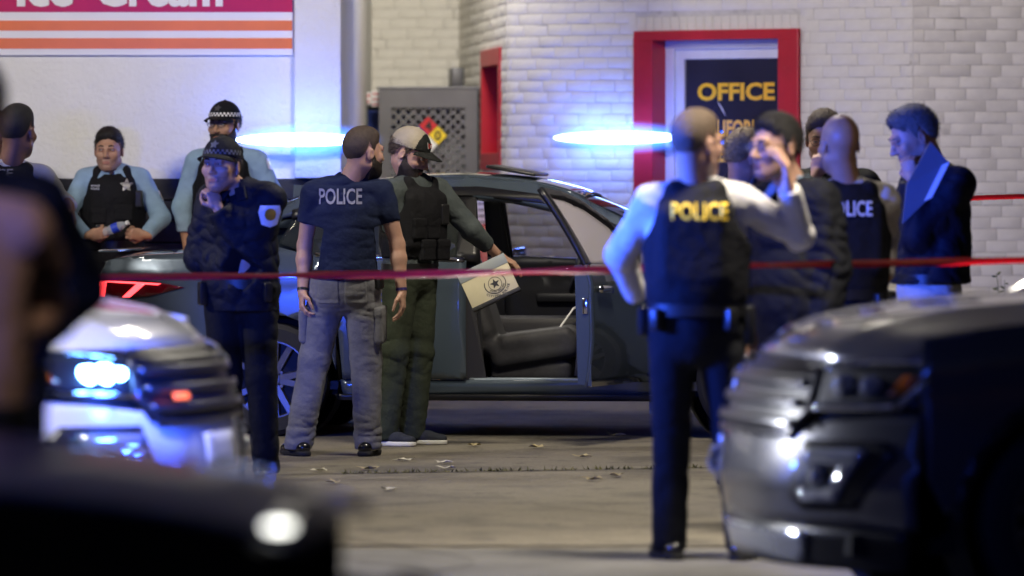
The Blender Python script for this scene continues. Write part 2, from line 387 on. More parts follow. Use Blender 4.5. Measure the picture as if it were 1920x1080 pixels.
for i in range(11):
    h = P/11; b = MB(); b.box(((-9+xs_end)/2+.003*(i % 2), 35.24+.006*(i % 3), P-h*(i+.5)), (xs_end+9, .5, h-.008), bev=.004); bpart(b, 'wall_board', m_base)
b = MB(); b.box(((-9+xs_end)/2, 34.6, .07), (xs_end+9, .8, .14), bev=.015); tag(b.build('kerb', m_walk), kind='structure')
# sign
sg = tag(empty('shop_sign', (wx(-200, 34.9), 34.97, wz(102, 34.9))), 'red, white and orange striped ice cream sign on the stucco wall', 'sign')
m_sred = mat('sign_red', (.50, .012, .05), .32, noise=(3, .08), spots=[(40, .72, (.7, .3, .3), .5)]); m_sor = mat('sign_orange', (.80, .20, .02), .32, noise=(3, .08)); m_swh = mat('sign_white', (.83, .83, .83), .32, noise=(2, .04))
sx0, sx1 = wx(-600, 34.9), wx(549, 34.9); sl = sg.location
def sbar(n, y0, y1, m, t, inset=0.):
    b = MB(); b.box(((sx0+sx1-inset)/2, 34.985-t/2, (wz(y0, 34.9)+wz(y1, 34.9))/2), (sx1-sx0-inset, .03+t, wz(y0, 34.9)-wz(y1, 34.9)))
    o = b.build(n, m, sg); o.location = -sl; return o
sbar('backing_panel', -330, 103, m_swh, 0); sbar('red_panel', -300, 22, m_sred, .005, .004); sbar('orange_stripe', 38, 57, m_sor, .004, .006); sbar('orange_stripe', 71, 91, m_sor, .004, .006)
for word, c, wpx in (('Ice', 83, 106), ('Cream', 297, 240)):
    V, Fc = text2d(word, 1, .035); wd = V[:, 0].max()-V[:, 0].min(); sc_ = wpx/FPX*34.9/wd
    hcap = 74/FPX*34.9; V = V*np.array([sc_, hcap]); zb = wz(12.5, 34.9)
    o = decal('lettering', V, Fc, (wx(c, 34.9), 34.962, zb+hcap/2), (1, 0, 0), (0, 0, 1), None, m_letw, sg, .001); o.location = -sl
# brick walls
class Wall:
    def __init__(s, p0, d0, p1, d1, name):
        s.A = Vector((wx(p0, d0), d0, 0)); s.B = Vector((wx(p1, d1), d1, 0)); s.t = (s.B-s.A).normalized(); s.L = (s.B-s.A).length
        s.n = Vector((s.t.y, -s.t.x, 0)); s.phi = math.atan2(s.t.y, s.t.x); s.name = name
    def u(s, px):                          # wall coordinate seen at a pixel column
        k = (px-960)/FPX; return (k*s.A.y-s.A.x)/(s.t.x-k*s.t.y)
    def d(s, px): return (s.A+s.t*s.u(px)).y
    def z(s, px, py): return wz(py, s.d(px))
WA, WB, WC, WD = Wall(640, 42.5, 862, 42.5, 'A'), Wall(862, 42.5, 951, 38.4, 'B'), Wall(951, 38.4, 1712, 36.4, 'C'), Wall(1712, 36.4, 2300, 36.4, 'D')
def brickmesh(seed, L=.214, H=.070):
    g = random.Random(seed); j = lambda q: g.uniform(-q, q); e = .005
    back = [(-L/2+j(.001), .01, -H/2+j(.001)), (L/2+j(.001), .01, -H/2+j(.001)), (L/2+j(.001), .01, H/2+j(.001)), (-L/2+j(.001), .01, H/2+j(.001))]
    mid = [(x+j(.0025), -.0025, z+j(.0025)) for x, _, z in back]
    fr = [(x*(1-2*e/L), -.0055+j(.0012), z*(1-2*e/H)) for x, _, z in back]
    b = MB(); b.add(back+mid+fr, [(8, 9, 10, 11)]+[(i+4, (i+1) % 4+4, (i+1) % 4+8, i+8) for i in range(4)]+[(i, (i+1) % 4, (i+1) % 4+4, i+4) for i in range(4)])
    return b
BM = [brickmesh(i).mesh('brick', m_brick, True) for i in range(6)]
COURSE, BLEN = .078, .206
NB = [0]
def brickwall(W, z1, holes=(), vis=None, soldier=None):
    wl = empty('wall_frame', (0, 0, 0)); bpy.data.objects.remove(wl)
    b = MB(); xs_ = [0, W.L]; zs_ = [0, z1]
    hs = [h for h in holes]
    cutx = sorted(set([0, W.L]+[q for h in hs for q in h[:2]])); cutz = sorted(set([0, z1]+[q for h in hs for q in h[2:]]))
    for i in range(len(cutx)-1):
        for j in range(len(cutz)-1):
            cx, cz = (cutx[i]+cutx[i+1])/2, (cutz[j]+cutz[j+1])/2
            if any(h[0] < cx < h[1] and h[2] < cz < h[3] for h in hs): continue
            b.add([(cutx[i], 0, cutz[j]), (cutx[i+1], 0, cutz[j]), (cutx[i+1], 0, cutz[j+1]), (cutx[i], 0, cutz[j+1])], [(0, 1, 2, 3)])
    o = b.build('brick_wall', m_mort, bld, fixn=False); o.location = W.A-OFF; o.rotation_euler = (0, 0, W.phi)
    st = MB(); g = random.Random(W.name)
    for c in range(int(z1/COURSE)):
        zc = (c+.5)*COURSE; x = -(c % 2)*BLEN/2-.03*((c*7) % 3)
        hdr = (W.name == 'C' and c % 6 == 5)
        bl = BLEN/2 if False else BLEN
        while x < W.L:
            u0, u1 = max(x, 0), min(x+bl, W.L); x += bl
            for h in hs:
                if h[2]-.02 < zc < h[3]+.02:
                    if u0 >= h[0] and u1 <= h[1]: u1 = u0
                    elif u0 < h[0] < u1: u1 = h[0]
                    elif u0 < h[1] < u1: u0 = h[1]
            if u1-u0 < .03: continue
            uc, ln = (u0+u1)/2, u1-u0; P_ = W.A+W.t*uc; px = 960+FPX*P_.x/P_.y; py = HY+(HC-zc)*FPX/P_.y
            sx = (ln-.008)/.214; mi = g.randrange(6)
            tilt = g.uniform(-.006, .006); dy = g.uniform(-.002, .002)
            if vis and vis(px, py) and NB[0] < 279:
                NB[0] += 1; k = link('brick', BM[mi], o, (uc, dy, zc)); k.scale = (sx, 1, 1); k.rotation_euler = (0, tilt, 0)
            else:
                q = BM[mi]; M = Matrix.Translation((uc, dy, zc))@Matrix.Rotation(tilt, 4, 'Y')@Matrix.Diagonal((sx, 1, 1, 1))
                st.add([M@v.co for v in q.vertices], [tuple(p.vertices) for p in q.polygons])
    if st.v: tag(st.build('brick_courses', m_brick, o, True, fixn=False), kind='stuff')
    return o
uL, uR = WC.u(1193), WC.u(1501); uiL, uiR = WC.u(1228), WC.u(1463)
zt = (WC.z(1193, 62)+WC.z(1501, 50))/2; zi = (WC.z(1228, 80)+WC.z(1463, 68))/2
wallA = brickwall(WA, 4.2, vis=lambda x, y: -20 < y < 172)
ub0, ub1 = WB.u(905), WB.u(941); zb1 = WB.z(920, 93); zb0 = WB.z(920, 318)
wallB = brickwall(WB, 4.2, holes=[(ub0, ub1, zb0, zb1)])
wallC = brickwall(WC, 4.0, holes=[(uL, uR, 0, zt+.095)], vis=lambda x, y: -12 < y < 420 and x < 1715 and not (x > 1500 and y > 300) and not (x < 1010 and y > 330))
wallD = brickwall(WD, 4.0, vis=lambda x, y: -12 < y < 545 and x < 1940)
b = MB(); n = 21
for i in range(n):                                     # soldier bricks over the door
    u0 = uL-.06+(uR-uL+.12)*i/n
    q = brickmesh(i, .062, .094); q_ = [Vector(v)+Vector((u0+.033, 0, zt+.048)) for v in q.v]
    k = q.mesh('brick', m_brick, True); k = link('brick', k, wallC, (u0+.033, 0, zt+.047)); NB[0] += 1
b = MB(); b.add([(uL-.07, .002, zt-.02), (uR+.07, .002, zt-.02), (uR+.07, .002, zt+.1), (uL-.07, .002, zt+.1)], [(0, 1, 2, 3)]); b.build('lintel_bed', m_mort, wallC, fixn=False)
# door of the office
dr = empty('door', (0, 0, 0), parent=bld); dr.location = WC.A-OFF; dr.rotation_euler = (0, 0, WC.phi)
def dpart(b, n, m, p=dr, sm=False, bevel=.003): return b.build(n, m, p, sm, bevel=bevel)
b = MB(); fd = .035
b.box(((uL+uiL)/2, .08-fd/2, zi/2), (uiL-uL, .16+fd, zi)); b.box(((uR+uiR)/2, .08-fd/2, zi/2), (uR-uiR, .16+fd, zi)); b.box(((uL+uR)/2, .08-fd/2, (zt+zi)/2), (uR-uL, .16+fd, zt-zi))
dpart(b, 'door_frame', m_red, bevel=.006)
ud0, ud1 = uiL+.004, uiR+.12; zg = zi-.035
b = MB(); b.box(((uiL+.0+.035), .15, zg/2), (.07, .05, zg)); b.box(((uiL+uiR)/2, .149, zg-.0+.005), (uiR-uiL, .05, .06)); dpart(b, 'sub_frame', m_alu)
WG = Wall(951, 38.4, 1712, 36.4, 'G'); WG.A = WG.A-WC.n*.175; WG.B = WG.B-WC.n*.175
gz1 = WG.z(1380, 110); gu0 = WG.u(1286); gu1 = uiR-.03
b = MB(); b.box((gu0-.035, .175, gz1/2), (.07, .04, gz1+.14)); b.box(((gu0+gu1)/2, .175, gz1+.045), (gu1-gu0+.14, .041, .09)); b.box((gu1+.03, .175, gz1/2), (.06, .04, gz1+.14)); b.box(((gu0+gu1)/2, .175, .14), (gu1-gu0, .039, .28))
dpart(b, 'door_leaf', m_alu)
m_dglass = mat('dark_door_glass', (.012, .011, .03), .06, spec=.6, coat=.3, noise=(2, .3))
b = MB(); b.box(((gu0+gu1)/2, .18, (gz1+.28)/2), (gu1-gu0, .01, gz1-.28)); dpart(b, 'pane', m_dglass, bevel=0)
m_yel = mat('yellow_vinyl', (.85, .46, .015), .45); m_olt = mat('black_vinyl', (.006, .006, .008), .4)
for word, x0, x1, y0, y1 in (('OFFICE', 1308, 1453, 154, 188), ('CALIFORNIA', 1308, 1455, 224, 257), ('DEALERS', 1303, 1377, 271, 304)):
    ua, ub = WG.u(x0), WG.u(x1); uc = (ua+ub)/2; za, zb_ = wz(y1, WC.d((x0+x1)/2)), wz(y0, WC.d((x0+x1)/2))
    for m_, bo, of, dd in ((m_olt, .085, .0015, .004), (m_yel, .035, .003, 0)):
        V, Fc = text2d(word, 1, bo); V = V/np.array([V[:, 0].max()-V[:, 0].min(), 1])*np.array([ub-ua+(bo-.035)*.25, zb_-za+(bo-.035)*.2])
        decal('lettering', V, Fc, (uc+dd, .175, (za+zb_)/2-dd), (1, 0, 0), (0, 0, 1), None, m_, dr, of)
m_scr = mat('scratch_white', (.8, .8, .85), .3)
b = MB(); us = WG.u(1354); zs = WG.z(1354, 204); b.tube([(us-.035, .1735, zs+.05), (us, .1735, zs), (us+.03, .1735, zs-.05)], [.0008, .005, .0008], 6); b.build('glass_scratch', m_scr, dr)
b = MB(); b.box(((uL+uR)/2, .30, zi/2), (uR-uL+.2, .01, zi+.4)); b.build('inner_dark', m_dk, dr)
# window in the side wall
wn = empty('window', (0, 0, 0), parent=bld); wn.location = WB.A-OFF; wn.rotation_euler = (0, 0, WB.phi)
b = MB(); t = .12
for (u0, u1, z0, z1) in ((ub0, ub0+t, zb0, zb1), (ub1-t, ub1, zb0, zb1), (ub0+t, ub1-t, zb1-t, zb1), (ub0+t, ub1-t, zb0, zb0+t)): b.box(((u0+u1)/2, .06, (z0+z1)/2), (u1-u0, .16, z1-z0))
b.build('window_frame', m_red, wn, bevel=.004)
b = MB(); b.box(((ub0+ub1)/2, .12, (zb0+zb1)/2), (ub1-ub0-2*t, .01, zb1-zb0-2*t)); b.build('pane', m_dglass, wn)
b = MB(); b.box((WB.u(868), -.05, WB.z(868, 151)), (.3, .1, .2), bev=.01); o = b.build('meter_box', m_grey, bld, True); o.location = WB.A-OFF; o.rotation_euler = (0, 0, WB.phi)
# gas bottle cage in the corner
dC = 40.6; cg = tag(empty('gas_cage', (wx(803, dC), dC, 0)), 'grey metal gas bottle cage with lattice front and hazard diamond', 'cabinet')
cw = 185/FPX*dC; ct = wz(168, dC); x0, x1 = -cw/2, cw/2
def cpx(px): return wx(px, dC)-cg.location.x
lx0, lx1, lz1, lz0 = cpx(733), cpx(873), wz(202, dC), .35
b = MB()
for (a, c, e, f) in ((x0, lx0, 0, ct), (lx1, x1, 0, ct), (lx0, lx1, lz1, ct), (lx0, lx1, 0, lz0)): b.box(((a+c)/2, 0, (e+f)/2), (c-a, .02, f-e))
b.build('front_panel', m_grey, cg)
b = MB(); b.box((x0+.011, .36, ct/2), (.02, .70, ct-.01)); b.box((x1-.011, .36, ct/2), (.02, .70, ct-.01)); b.box((0, .36, ct+.012), (cw+.03, .74, .02)); b.box((0, .72, ct/2), (cw, .015, ct)); b.build('cage_body', m_grey, cg, bevel=.003)
b = MB(); pt = .052; hh = .031; n = 40
for i in range(-n, n):
    for j in range(-n, n):
        cx, cz = (i+j)*pt*.7071, (i-j)*pt*.7071+1.4
        if not (lx0-.02 < cx < lx1+.02 and lz0-.02 < cz < lz1+.02): continue
        s1, s2 = pt*.7071, hh*.7071
        o_ = [(cx-s1, cz), (cx, cz-s1), (cx+s1, cz), (cx, cz+s1)]; q_ = [(cx-s2, cz), (cx, cz-s2), (cx+s2, cz), (cx, cz+s2)]
        b.add([(p[0], .013, p[1]) for p in o_]+[(p[0], .013, p[1]) for p in q_]+[(p[0], .022, p[1]) for p in q_], [(k, (k+1) % 4, 4+(k+1) % 4, 4+k) for k in range(4)]+[(4+k, 4+(k+1) % 4, 8+(k+1) % 4, 8+k) for k in range(4)])
tag(b.build('lattice', m_grey, cg), kind='stuff')
m_cyl = mat('gas_bottle_paint', (.55, .56, .58), .4, noise=(5, .1))
for i in range(2):
    for lv in range(3):
        g_ = tag(empty('gas_bottle', (cg.location.x-.17+.34*i, dC+.32, .06+.62*lv)), '%s %s gas bottle inside the lattice cage' % (('bottom', 'middle', 'top')[lv], ('left', 'right')[i]), 'gas bottle', 'gas bottles in the cage')
        b = MB(); b.lathe([(.001, 0), (.12, 0), (.15, .04), (.15, .36), (.11, .43), (.04, .46), (.035, .5), (.001, .5)], 18); b.build('bottle_body', m_cyl, g_, True)
        b = MB(); b.lathe([(.09, .43), (.1, .55), (.09, .55), (.08, .43)], 14); b.build('valve_guard', m_cyl, g_, True)
for lv in (1, 2): b = MB(); b.box((0, .36, .035+.62*lv), (cw-.05, .66, .02)); b.build('shelf', m_grey, cg)
hd = empty('hazard_diamond', (cpx(803), -.012, wz(254, dC)), parent=cg); q = 18/FPX*dC
for n_, cx, cz, c in (('red_field', 0, 1, (.55, .015, .02)), ('yellow_field', 1, 0, (.85, .62, .02)), ('blue_field', -1, 0, (.02, .05, .35)), ('white_field', 0, -1, (.8, .8, .8))):
    b = MB(); m_ = mat('haz_'+n_, c, .4); b.prism([(cx*q/1-q*.96+0, cz*q), (cx*q, cz*q-q*.96), (cx*q+q*.96, cz*q), (cx*q, cz*q+q*.96)], .003, Matrix.Rotation(R(90), 4, 'X')); b.build(n_, m_, hd)
b = MB(); b.prism([(-2*q-.006, 0), (0, -2*q-.006), (2*q+.006, 0), (0, 2*q+.006)], .002, Matrix.Translation((0, .003, 0))@Matrix.Rotation(R(90), 4, 'X')); b.build('backing_plate', m_blk, hd)
for ch, cx, cz in (('4', 0, 1), ('0', 1, 0)):
    V, Fc = text2d(ch, q*1.05, .03); decal('lettering', V, Fc, (cx*q, -.004, cz*q), (1, 0, 0), (0, 0, 1), None, m_blk, hd, .001)
# blue ice chest beside it, notices, red box
m_bluep = mat('blue_panel', (.02, .05, .30), .4, noise=(4, .1))
ic = tag(empty('ice_chest', (wx(700, 41.3), 41.3, 0)), 'narrow blue sided cabinet tucked left of the gas cage', 'cabinet')
b = MB(); b.box((.12, .3, wz(206, 41.3)/2), (.34, .6, wz(206, 41.3)), bev=.02); b.build('cabinet_body', m_bluep, ic, True)
b = MB(); b.box((.12, .3, wz(206, 41.3)+.02), (.36, .62, .04), bev=.01); b.build('lid', m_blk, ic, True)
def notice(px0, px1, py0, py1, d, label, lines, m_txt, parent=None, tilt=0):
    nz_ = tag(empty('notice_sheet', (wx((px0+px1)/2, d), d, wz(py1, d))), label, 'notice'); wv = (px1-px0)/FPX*d; hv = (py1-py0)/FPX*d
    b = MB(); b.box((0, 0, hv/2), (wv, .006, hv)); b.build('sheet', m_white, nz_); g = random.Random(px0)
    for i in range(lines):                     # rows of small illegible print
        b = MB(); x = -wv*.42; z = hv*(1-(i+.6)/lines)
        while x < wv*.40:
            l = g.uniform(.03, .09)*wv*1.6; b.add([(x, -.005, z-hv/lines*.22), (min(x+l, wv*.43), -.005, z-hv/lines*.22), (min(x+l, wv*.43), -.005, z+hv/lines*.22), (x, -.005, z+hv/lines*.22)], [(0, 1, 2, 3)]); x += l+wv*.03
        b.build('print_row', m_txt, nz_)
    return nz_
m_rtx = mat('red_print', (.5, .05, .05), .5); m_gtx = mat('grey_print', (.2, .2, .22), .5)
notice(697, 712, 170, 200, 41.1, 'small white notice with red print atop the blue cabinet', 3, m_rtx); notice(687, 695, 173, 195, 41.12, 'narrow white tag left of the red printed notice', 2, m_rtx)
rb = tag(empty('red_cabinet', (wx(909, 37.6), 37.6, 0)), 'red metal box standing by the wall seen through the car', 'box')
rw = 68/FPX*37.6; rt = wz(421, 37.6); m_rbox = mat('red_cabinet_paint', (.50, .008, .022), .35, noise=(6, .08))
b = MB(); b.box((0, .15, .1+(rt-.1)/2), (rw, .3, rt-.1), bev=.012); b.build('cabinet_body', m_rbox, rb, True)
b = MB(); b.box((-.01, -.006, rt*.55), (rw*.8, .012, rt*.7), bev=.004); b.build('door_panel', m_rbox, rb, True)
b = MB(); b.box((rw*.3, -.02, rt*.6), (.015, .02, .08), bev=.004); b.build('handle', m_blk, rb, True)
b = MB(); b.box((0, .15, .051), (rw*.85, .25, .1)); b.build('plinth', m_blk, rb)
nb_ = notice(893, 937, 352, 421, 37.9, 'white sheet with grey print standing above the red box', 6, m_gtx)
# blue flare streaks, built as made-up glowing bars that also light the walls
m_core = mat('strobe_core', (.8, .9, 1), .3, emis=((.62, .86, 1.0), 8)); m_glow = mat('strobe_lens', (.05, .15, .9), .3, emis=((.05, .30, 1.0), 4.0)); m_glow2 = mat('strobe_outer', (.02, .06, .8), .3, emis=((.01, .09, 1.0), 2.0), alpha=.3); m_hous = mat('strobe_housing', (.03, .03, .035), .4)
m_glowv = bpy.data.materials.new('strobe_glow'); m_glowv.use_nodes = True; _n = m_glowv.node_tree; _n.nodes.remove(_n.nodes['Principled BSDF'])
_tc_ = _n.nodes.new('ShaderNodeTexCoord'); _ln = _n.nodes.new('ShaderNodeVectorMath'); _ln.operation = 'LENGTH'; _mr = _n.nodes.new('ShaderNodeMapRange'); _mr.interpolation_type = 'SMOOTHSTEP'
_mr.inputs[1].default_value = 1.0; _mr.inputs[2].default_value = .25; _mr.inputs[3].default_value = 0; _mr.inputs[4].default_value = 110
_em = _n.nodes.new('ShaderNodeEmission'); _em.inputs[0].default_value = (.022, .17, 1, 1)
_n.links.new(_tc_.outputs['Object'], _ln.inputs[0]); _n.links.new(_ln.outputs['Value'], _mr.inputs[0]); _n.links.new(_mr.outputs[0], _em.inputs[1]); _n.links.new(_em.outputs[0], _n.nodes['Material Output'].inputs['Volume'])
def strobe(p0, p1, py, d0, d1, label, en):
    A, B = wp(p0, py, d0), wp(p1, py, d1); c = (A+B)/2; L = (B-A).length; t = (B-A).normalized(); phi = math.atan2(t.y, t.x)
    e = tag(empty('strobe_bar', c, phi), label, 'light bar', 'made-up blue flare streaks on the walls')
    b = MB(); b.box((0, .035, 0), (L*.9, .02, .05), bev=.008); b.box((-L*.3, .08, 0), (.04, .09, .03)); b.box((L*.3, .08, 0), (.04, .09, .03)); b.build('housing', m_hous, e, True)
    b = MB(); b.sphere((0, 0, 0), (1, 1, 1), 40); gl = b.build('lit_lens', m_glowv, e, 'all'); gl.scale = (L*.58, .05, .125)  # emissive volume giving the streak its soft glow, not a lens
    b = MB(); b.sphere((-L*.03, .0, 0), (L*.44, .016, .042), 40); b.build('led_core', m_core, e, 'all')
    for t_ in (-.3, .3):
        l = bpy.data.lights.new('strobe_light', 'POINT'); l.energy = en; l.color = (.03, .12, 1); l.shadow_soft_size = .05; lo_ = bpy.data.objects.new('strobe_light', l); lo_.location = (L*t_, -.12, 0); COL.objects.link(lo_); lo_.parent = e  # blue points added to tint the wall around the streak
    return e
strobe(432, 706, 262, 34.72, 34.72, 'made-up glowing blue bar for a flare streak on the stucco wall above the thinking officer', 9)
strobe(1030, 1302, 258, WC.d(1030)-.16, WC.d(1302)-.16, 'made-up glowing blue bar for a flare streak on the brick wall left of the office door', 11)
# unseen canopy and lamp housings, added to carry the overhead key and fill lamps
cn = tag(empty('forecourt_canopy', (0, 26, 5.0)), 'unseen flat pale canopy roof added to carry the overhead lamps', 'canopy')
b = MB(); b.box((0, 0, .2), (17, 18, .3), bev=.02); b.build('canopy_deck', mat('canopy_white', (.6, .6, .58), .6, noise=(2, .05)), cn, True)
for lc, p, c, tg, sp in KEY_FILL: dv_ = (Vector(tg)-Vector(lc)).normalized(); b = MB(); b.box((lc[0]-dv_.x*.05, lc[1]-26-dv_.y*.05, -.1-dv_.z*.05), (1.2, .6, .06), dv_.to_track_quat('-Z', 'Y').to_matrix(), bev=.02); b.build('lamp_housing', m_alu, cn, True)
for cx in (-7.5, 7.5): b = MB(); b.box((cx, 0, -2.5), (.3, .3, 5.1), bev=.02); b.build('canopy_post', m_alu, cn, True)
# weed at the foot of the wall
wd = tag(empty('wall_weed', (wx(1893, 35.6), 35.6, 0)), 'leafy weed growing against the white brick wall at far right', 'plant')
m_weed = mat('weed_leaf', (.07, .10, .03), .6, noise=(20, .3)); b = MB(); bl = MB()
for i in range(9):
    a = rnd.uniform(0, 6.28); top = Vector((.09*math.cos(a), .06*math.sin(a), rnd.uniform(.6, .9))); b.tube([(0, 0, 0), top*.5+Vector((.02*math.cos(a*2), 0, 0)), top], [.006, .004, .002], 5)
    for k in range(14):
        p = top*rnd.uniform(.45, 1.0); q = rnd.uniform(0, 6.28); l = rnd.uniform(.02, .045); dv = Vector((math.cos(q), math.sin(q), rnd.uniform(-.2, .7))).normalized(); sd = dv.orthogonal().normalized()*l*.3
        bl.add([p, p+dv*l*.5+sd, p+dv*l, p+dv*l*.5-sd], [(0, 1, 2, 3)])
b.build('stem', m_weed, wd, True); tag(bl.build('foliage', m_weed, wd, fixn=False), kind='stuff')
# ================================================================== vehicles
m_tyre = mat('tyre_rubber', (.012, .012, .013), .75, bump=[(60, .3, .004)]); m_rim = mat('alloy_rim', (.17, .17, .18), .34, metal=.8)
m_rimd = mat('rim_recess', (.02, .02, .022), .5, metal=.5); m_glass = mat('car_glass', (.03, .036, .036), .02, alpha=.42, spec=.7)
m_glassrefl = mat('door_glass', (.62, .58, .68), .10, alpha=.62, spec=.8); m_glassd = mat('tinted_glass', (.012, .015, .018), .03, spec=.8, alpha=.80)  # open door's glass: wall reflection put into its pale lavender colour
m_chr = mat('chrome', (.75, .75, .78), .12, metal=1.); m_gbar = mat('satin_bar', (.085, .085, .095), .28, metal=.8); m_trim = mat('black_trim', (.010, .010, .012), .35); m_seat = mat('seat_cloth', (.034, .034, .038), .6, noise=(40, .2), bump=[(90, .3, .003)])
m_dash = mat('dash_plastic', (.026, .026, .031), .45, bump=[(150, .2, .002)]); m_under = mat('underbody', (.006, .006, .006), .9)
m_tail = mat('tail_red', (.10, .002, .008), .10, coat=.6); m_tailon = mat('tail_lit', (.8, .02, .03), .2, emis=((1, .05, .06), 5.0))
m_lamp = mat('lamp_clear', (.60, .62, .66), .08, metal=.7); m_amber = mat('amber_lens', (.55, .12, .01), .2, coat=.4); m_lampon = mat('lamp_strobe', (.6, .8, 1), .2, emis=((.12, .36, 1), 90))
m_lampred = mat('red_marker', (.7, .05, .02), .2, emis=((1, .18, .08), 2.0))
class Veh:
    """car frame: x forward from the tail, y to its left, z up; panels are cut from outlines and bent on to the body surface"""
    def __init__(s, root, P): s.r = root; s.P = P; s.C = {}
    def hw(s, x):                        # half width in plan
        P = s.P; L = P['L']; t0 = max(0, (P['rc']-x)/P['rc']); t1 = max(0, (x-(L-P['fc']))/P['fc']); return P['W']-P['rt']*t0**2.2-P['ft']*t1**2.2
    def _sm(s, key, x):
        if key not in s.C:
            xs, zs = zip(*s.P[key]); X_ = np.linspace(xs[0]-.6, xs[-1]+.6, 600); Z_ = np.interp(X_, xs, zs); st = X_[1]-X_[0]
            Z_ = np.where(X_ < xs[0], 2*zs[0]-np.interp(2*xs[0]-X_, xs, zs), Z_); Z_ = np.where(X_ > xs[-1], 2*zs[-1]-np.interp(2*xs[-1]-X_, xs, zs), Z_)
            kk = np.exp(-.5*(np.arange(-60, 61)*st/.09)**2); kk /= kk.sum(); s.C[key] = (X_[60:-60], np.convolve(Z_, kk, 'valid'))
        return float(np.interp(x, *s.C[key]))
    def belt(s, x): return s._sm('belt', x)
    def roof(s, x): return s._sm('roofline', x)
    def side(s, x, z):
        W = s.hw(x); bz = s.belt(x)
        if z > bz: return W-.035-(z-bz)*s.P['tum']-.25*(z-bz)**2
        lo = s.P.get('mid', .62)
        if z < lo: return W-.10*((lo-z)/lo)**1.6
        return W-.035*((z-lo)/(bz-lo))**2.5+.012*math.exp(-((z-bz+.12)/.05)**2)
    def panel(s, name, out, plane, m, off=0., sgn=1, th=.012, step=.05, parent=None, smooth=True, func=None, bevel=0.):
        V, Fc = gridpoly(out, step); b = MB(); pts = []
        for u, v in V:
            if plane == 'side': pts.append((u, sgn*(s.side(u, v)+off), v))
            elif plane == 'front': pts.append((func(abs(u), v)+off, u, v))
            elif plane == 'rear': pts.append((func(abs(u), v)-off, u, v))
            else: pts.append((u, v, func(u, v)+off))
        b.add(pts, Fc); me = b.mesh(name, m, False, False); bm = bmesh.new(); bm.from_mesh(me); bm.normal_update()
        ref = {'side': Vector((0, sgn, .15)), 'front': Vector((1, 0, .1)), 'rear': Vector((-1, 0, .1)), 'top': Vector((0, 0, 1))}[plane]
        av = Vector((0, 0, 0))
        for f in bm.faces: av += f.normal*f.calc_area()
        if av.dot(ref) < 0: bmesh.ops.reverse_faces(bm, faces=bm.faces[:])
        bm.to_mesh(me); bm.free()
        if smooth: me.polygons.foreach_set('use_smooth', [True]*len(me.polygons))
        o = link(name, me, parent or s.r)
        if th: md = o.modifiers.new('thick', 'SOLIDIFY'); md.thickness = th; md.offset = -1
        return o
    def wheel(s, x, sgn, spokes=5, dirt=0):
        P = s.P; r = P['R']; y = sgn*(s.hw(x)-.115); w_ = empty('wheel', (x, y, r), parent=s.r)
        M = Matrix.Rotation(R(-90*sgn), 4, 'X')
        b = MB(); b.lathe([(r*.66, -.10), (r*.9, -.105), (r*.98, -.085), (r, -.03), (r, .03), (r*.98, .085), (r*.9, .105), (r*.68, .10), (r*.66, .085)], 40, M); b.build('tyre', m_tyre, w_, True)
        b = MB(); b.lathe([(r*.68, .10), (r*.655, .10), (r*.64, .05), (r*.62, -.06)], 40, M); b.cur = 1; b.lathe([(r*.63, .02), (.001, .02)], 24, M); b.cur = 0
        b.lathe([(.001, .075), (r*.13, .072), (r*.16, .05), (r*.16, .03)], 16, M)
        for i in range(spokes):
            for q in (-.13, .13):
                a = 2*math.pi*i/spokes+q; a2 = 2*math.pi*i/spokes+q*1.55
                p0 = Vector((r*.12*math.cos(a), r*.12*math.sin(a), .065)); p1 = Vector((r*.65*math.cos(a2), r*.65*math.sin(a2), .085)); dv = (p1-p0).normalized(); sd = Vector((-dv.y, dv.x, 0))
                b.add([M@(p0+sd*.020), M@(p0-sd*.020), M@(p1-sd*.016), M@(p1+sd*.016), M@(p0+sd*.026-Vector((0, 0, .04))), M@(p0-sd*.026-Vector((0, 0, .04))), M@(p1-sd*.02-Vector((0, 0, .045))), M@(p1+sd*.02-Vector((0, 0, .045)))], [(0, 1, 2, 3), (0, 4, 5, 1), (1, 5, 6, 2), (2, 6, 7, 3), (3, 7, 4, 0)])
        b.build('rim', [m_rim, m_rimd], w_, True)
        b = MB()
        for i in range(5): a = 2*math.pi*(i+.5)/5; b.tube([M@Vector((r*.2*math.cos(a), r*.2*math.sin(a), .04)), M@Vector((r*.2*math.cos(a), r*.2*math.sin(a), .068))], .011, 6)
        tag(b.build('wheel_nuts', m_chr, w_), kind='stuff'); return w_
    def arch(s, xc, r, n=14, z0=None): # points over the wheel from front (high x) to rear
        z0 = s.P['sill'] if z0 is None else z0; zc = s.P['R']; a0 = math.asin(max(-1, min(1, (z0-zc)/r)))
        return [(xc+r*math.cos(a0+(math.pi-2*a0)*i/n), zc+r*math.sin(a0+(math.pi-2*a0)*i/n)) for i in range(n+1)]
def loft_top(v, name, x0, x1, zf, crown, m, edge, n=18, k=12, th=.012, parent=None):
    b = MB(); P = []
    for i in range(n+1):
        x = x0+(x1-x0)*i/n; e = edge(x); P.append([(x, e*(2*j/k-1), zf(x)+crown*(1-abs(2*j/k-1)**2.6)) for j in range(k+1)])
    b.grid(P); o = b.build(name, m, parent or v.r, True, fixn=False)
    if o.data.polygons[0].normal.z < 0: o.data.flip_normals()
    md = o.modifiers.new('thick', 'SOLIDIFY'); md.thickness = th; md.offset = -1; return o
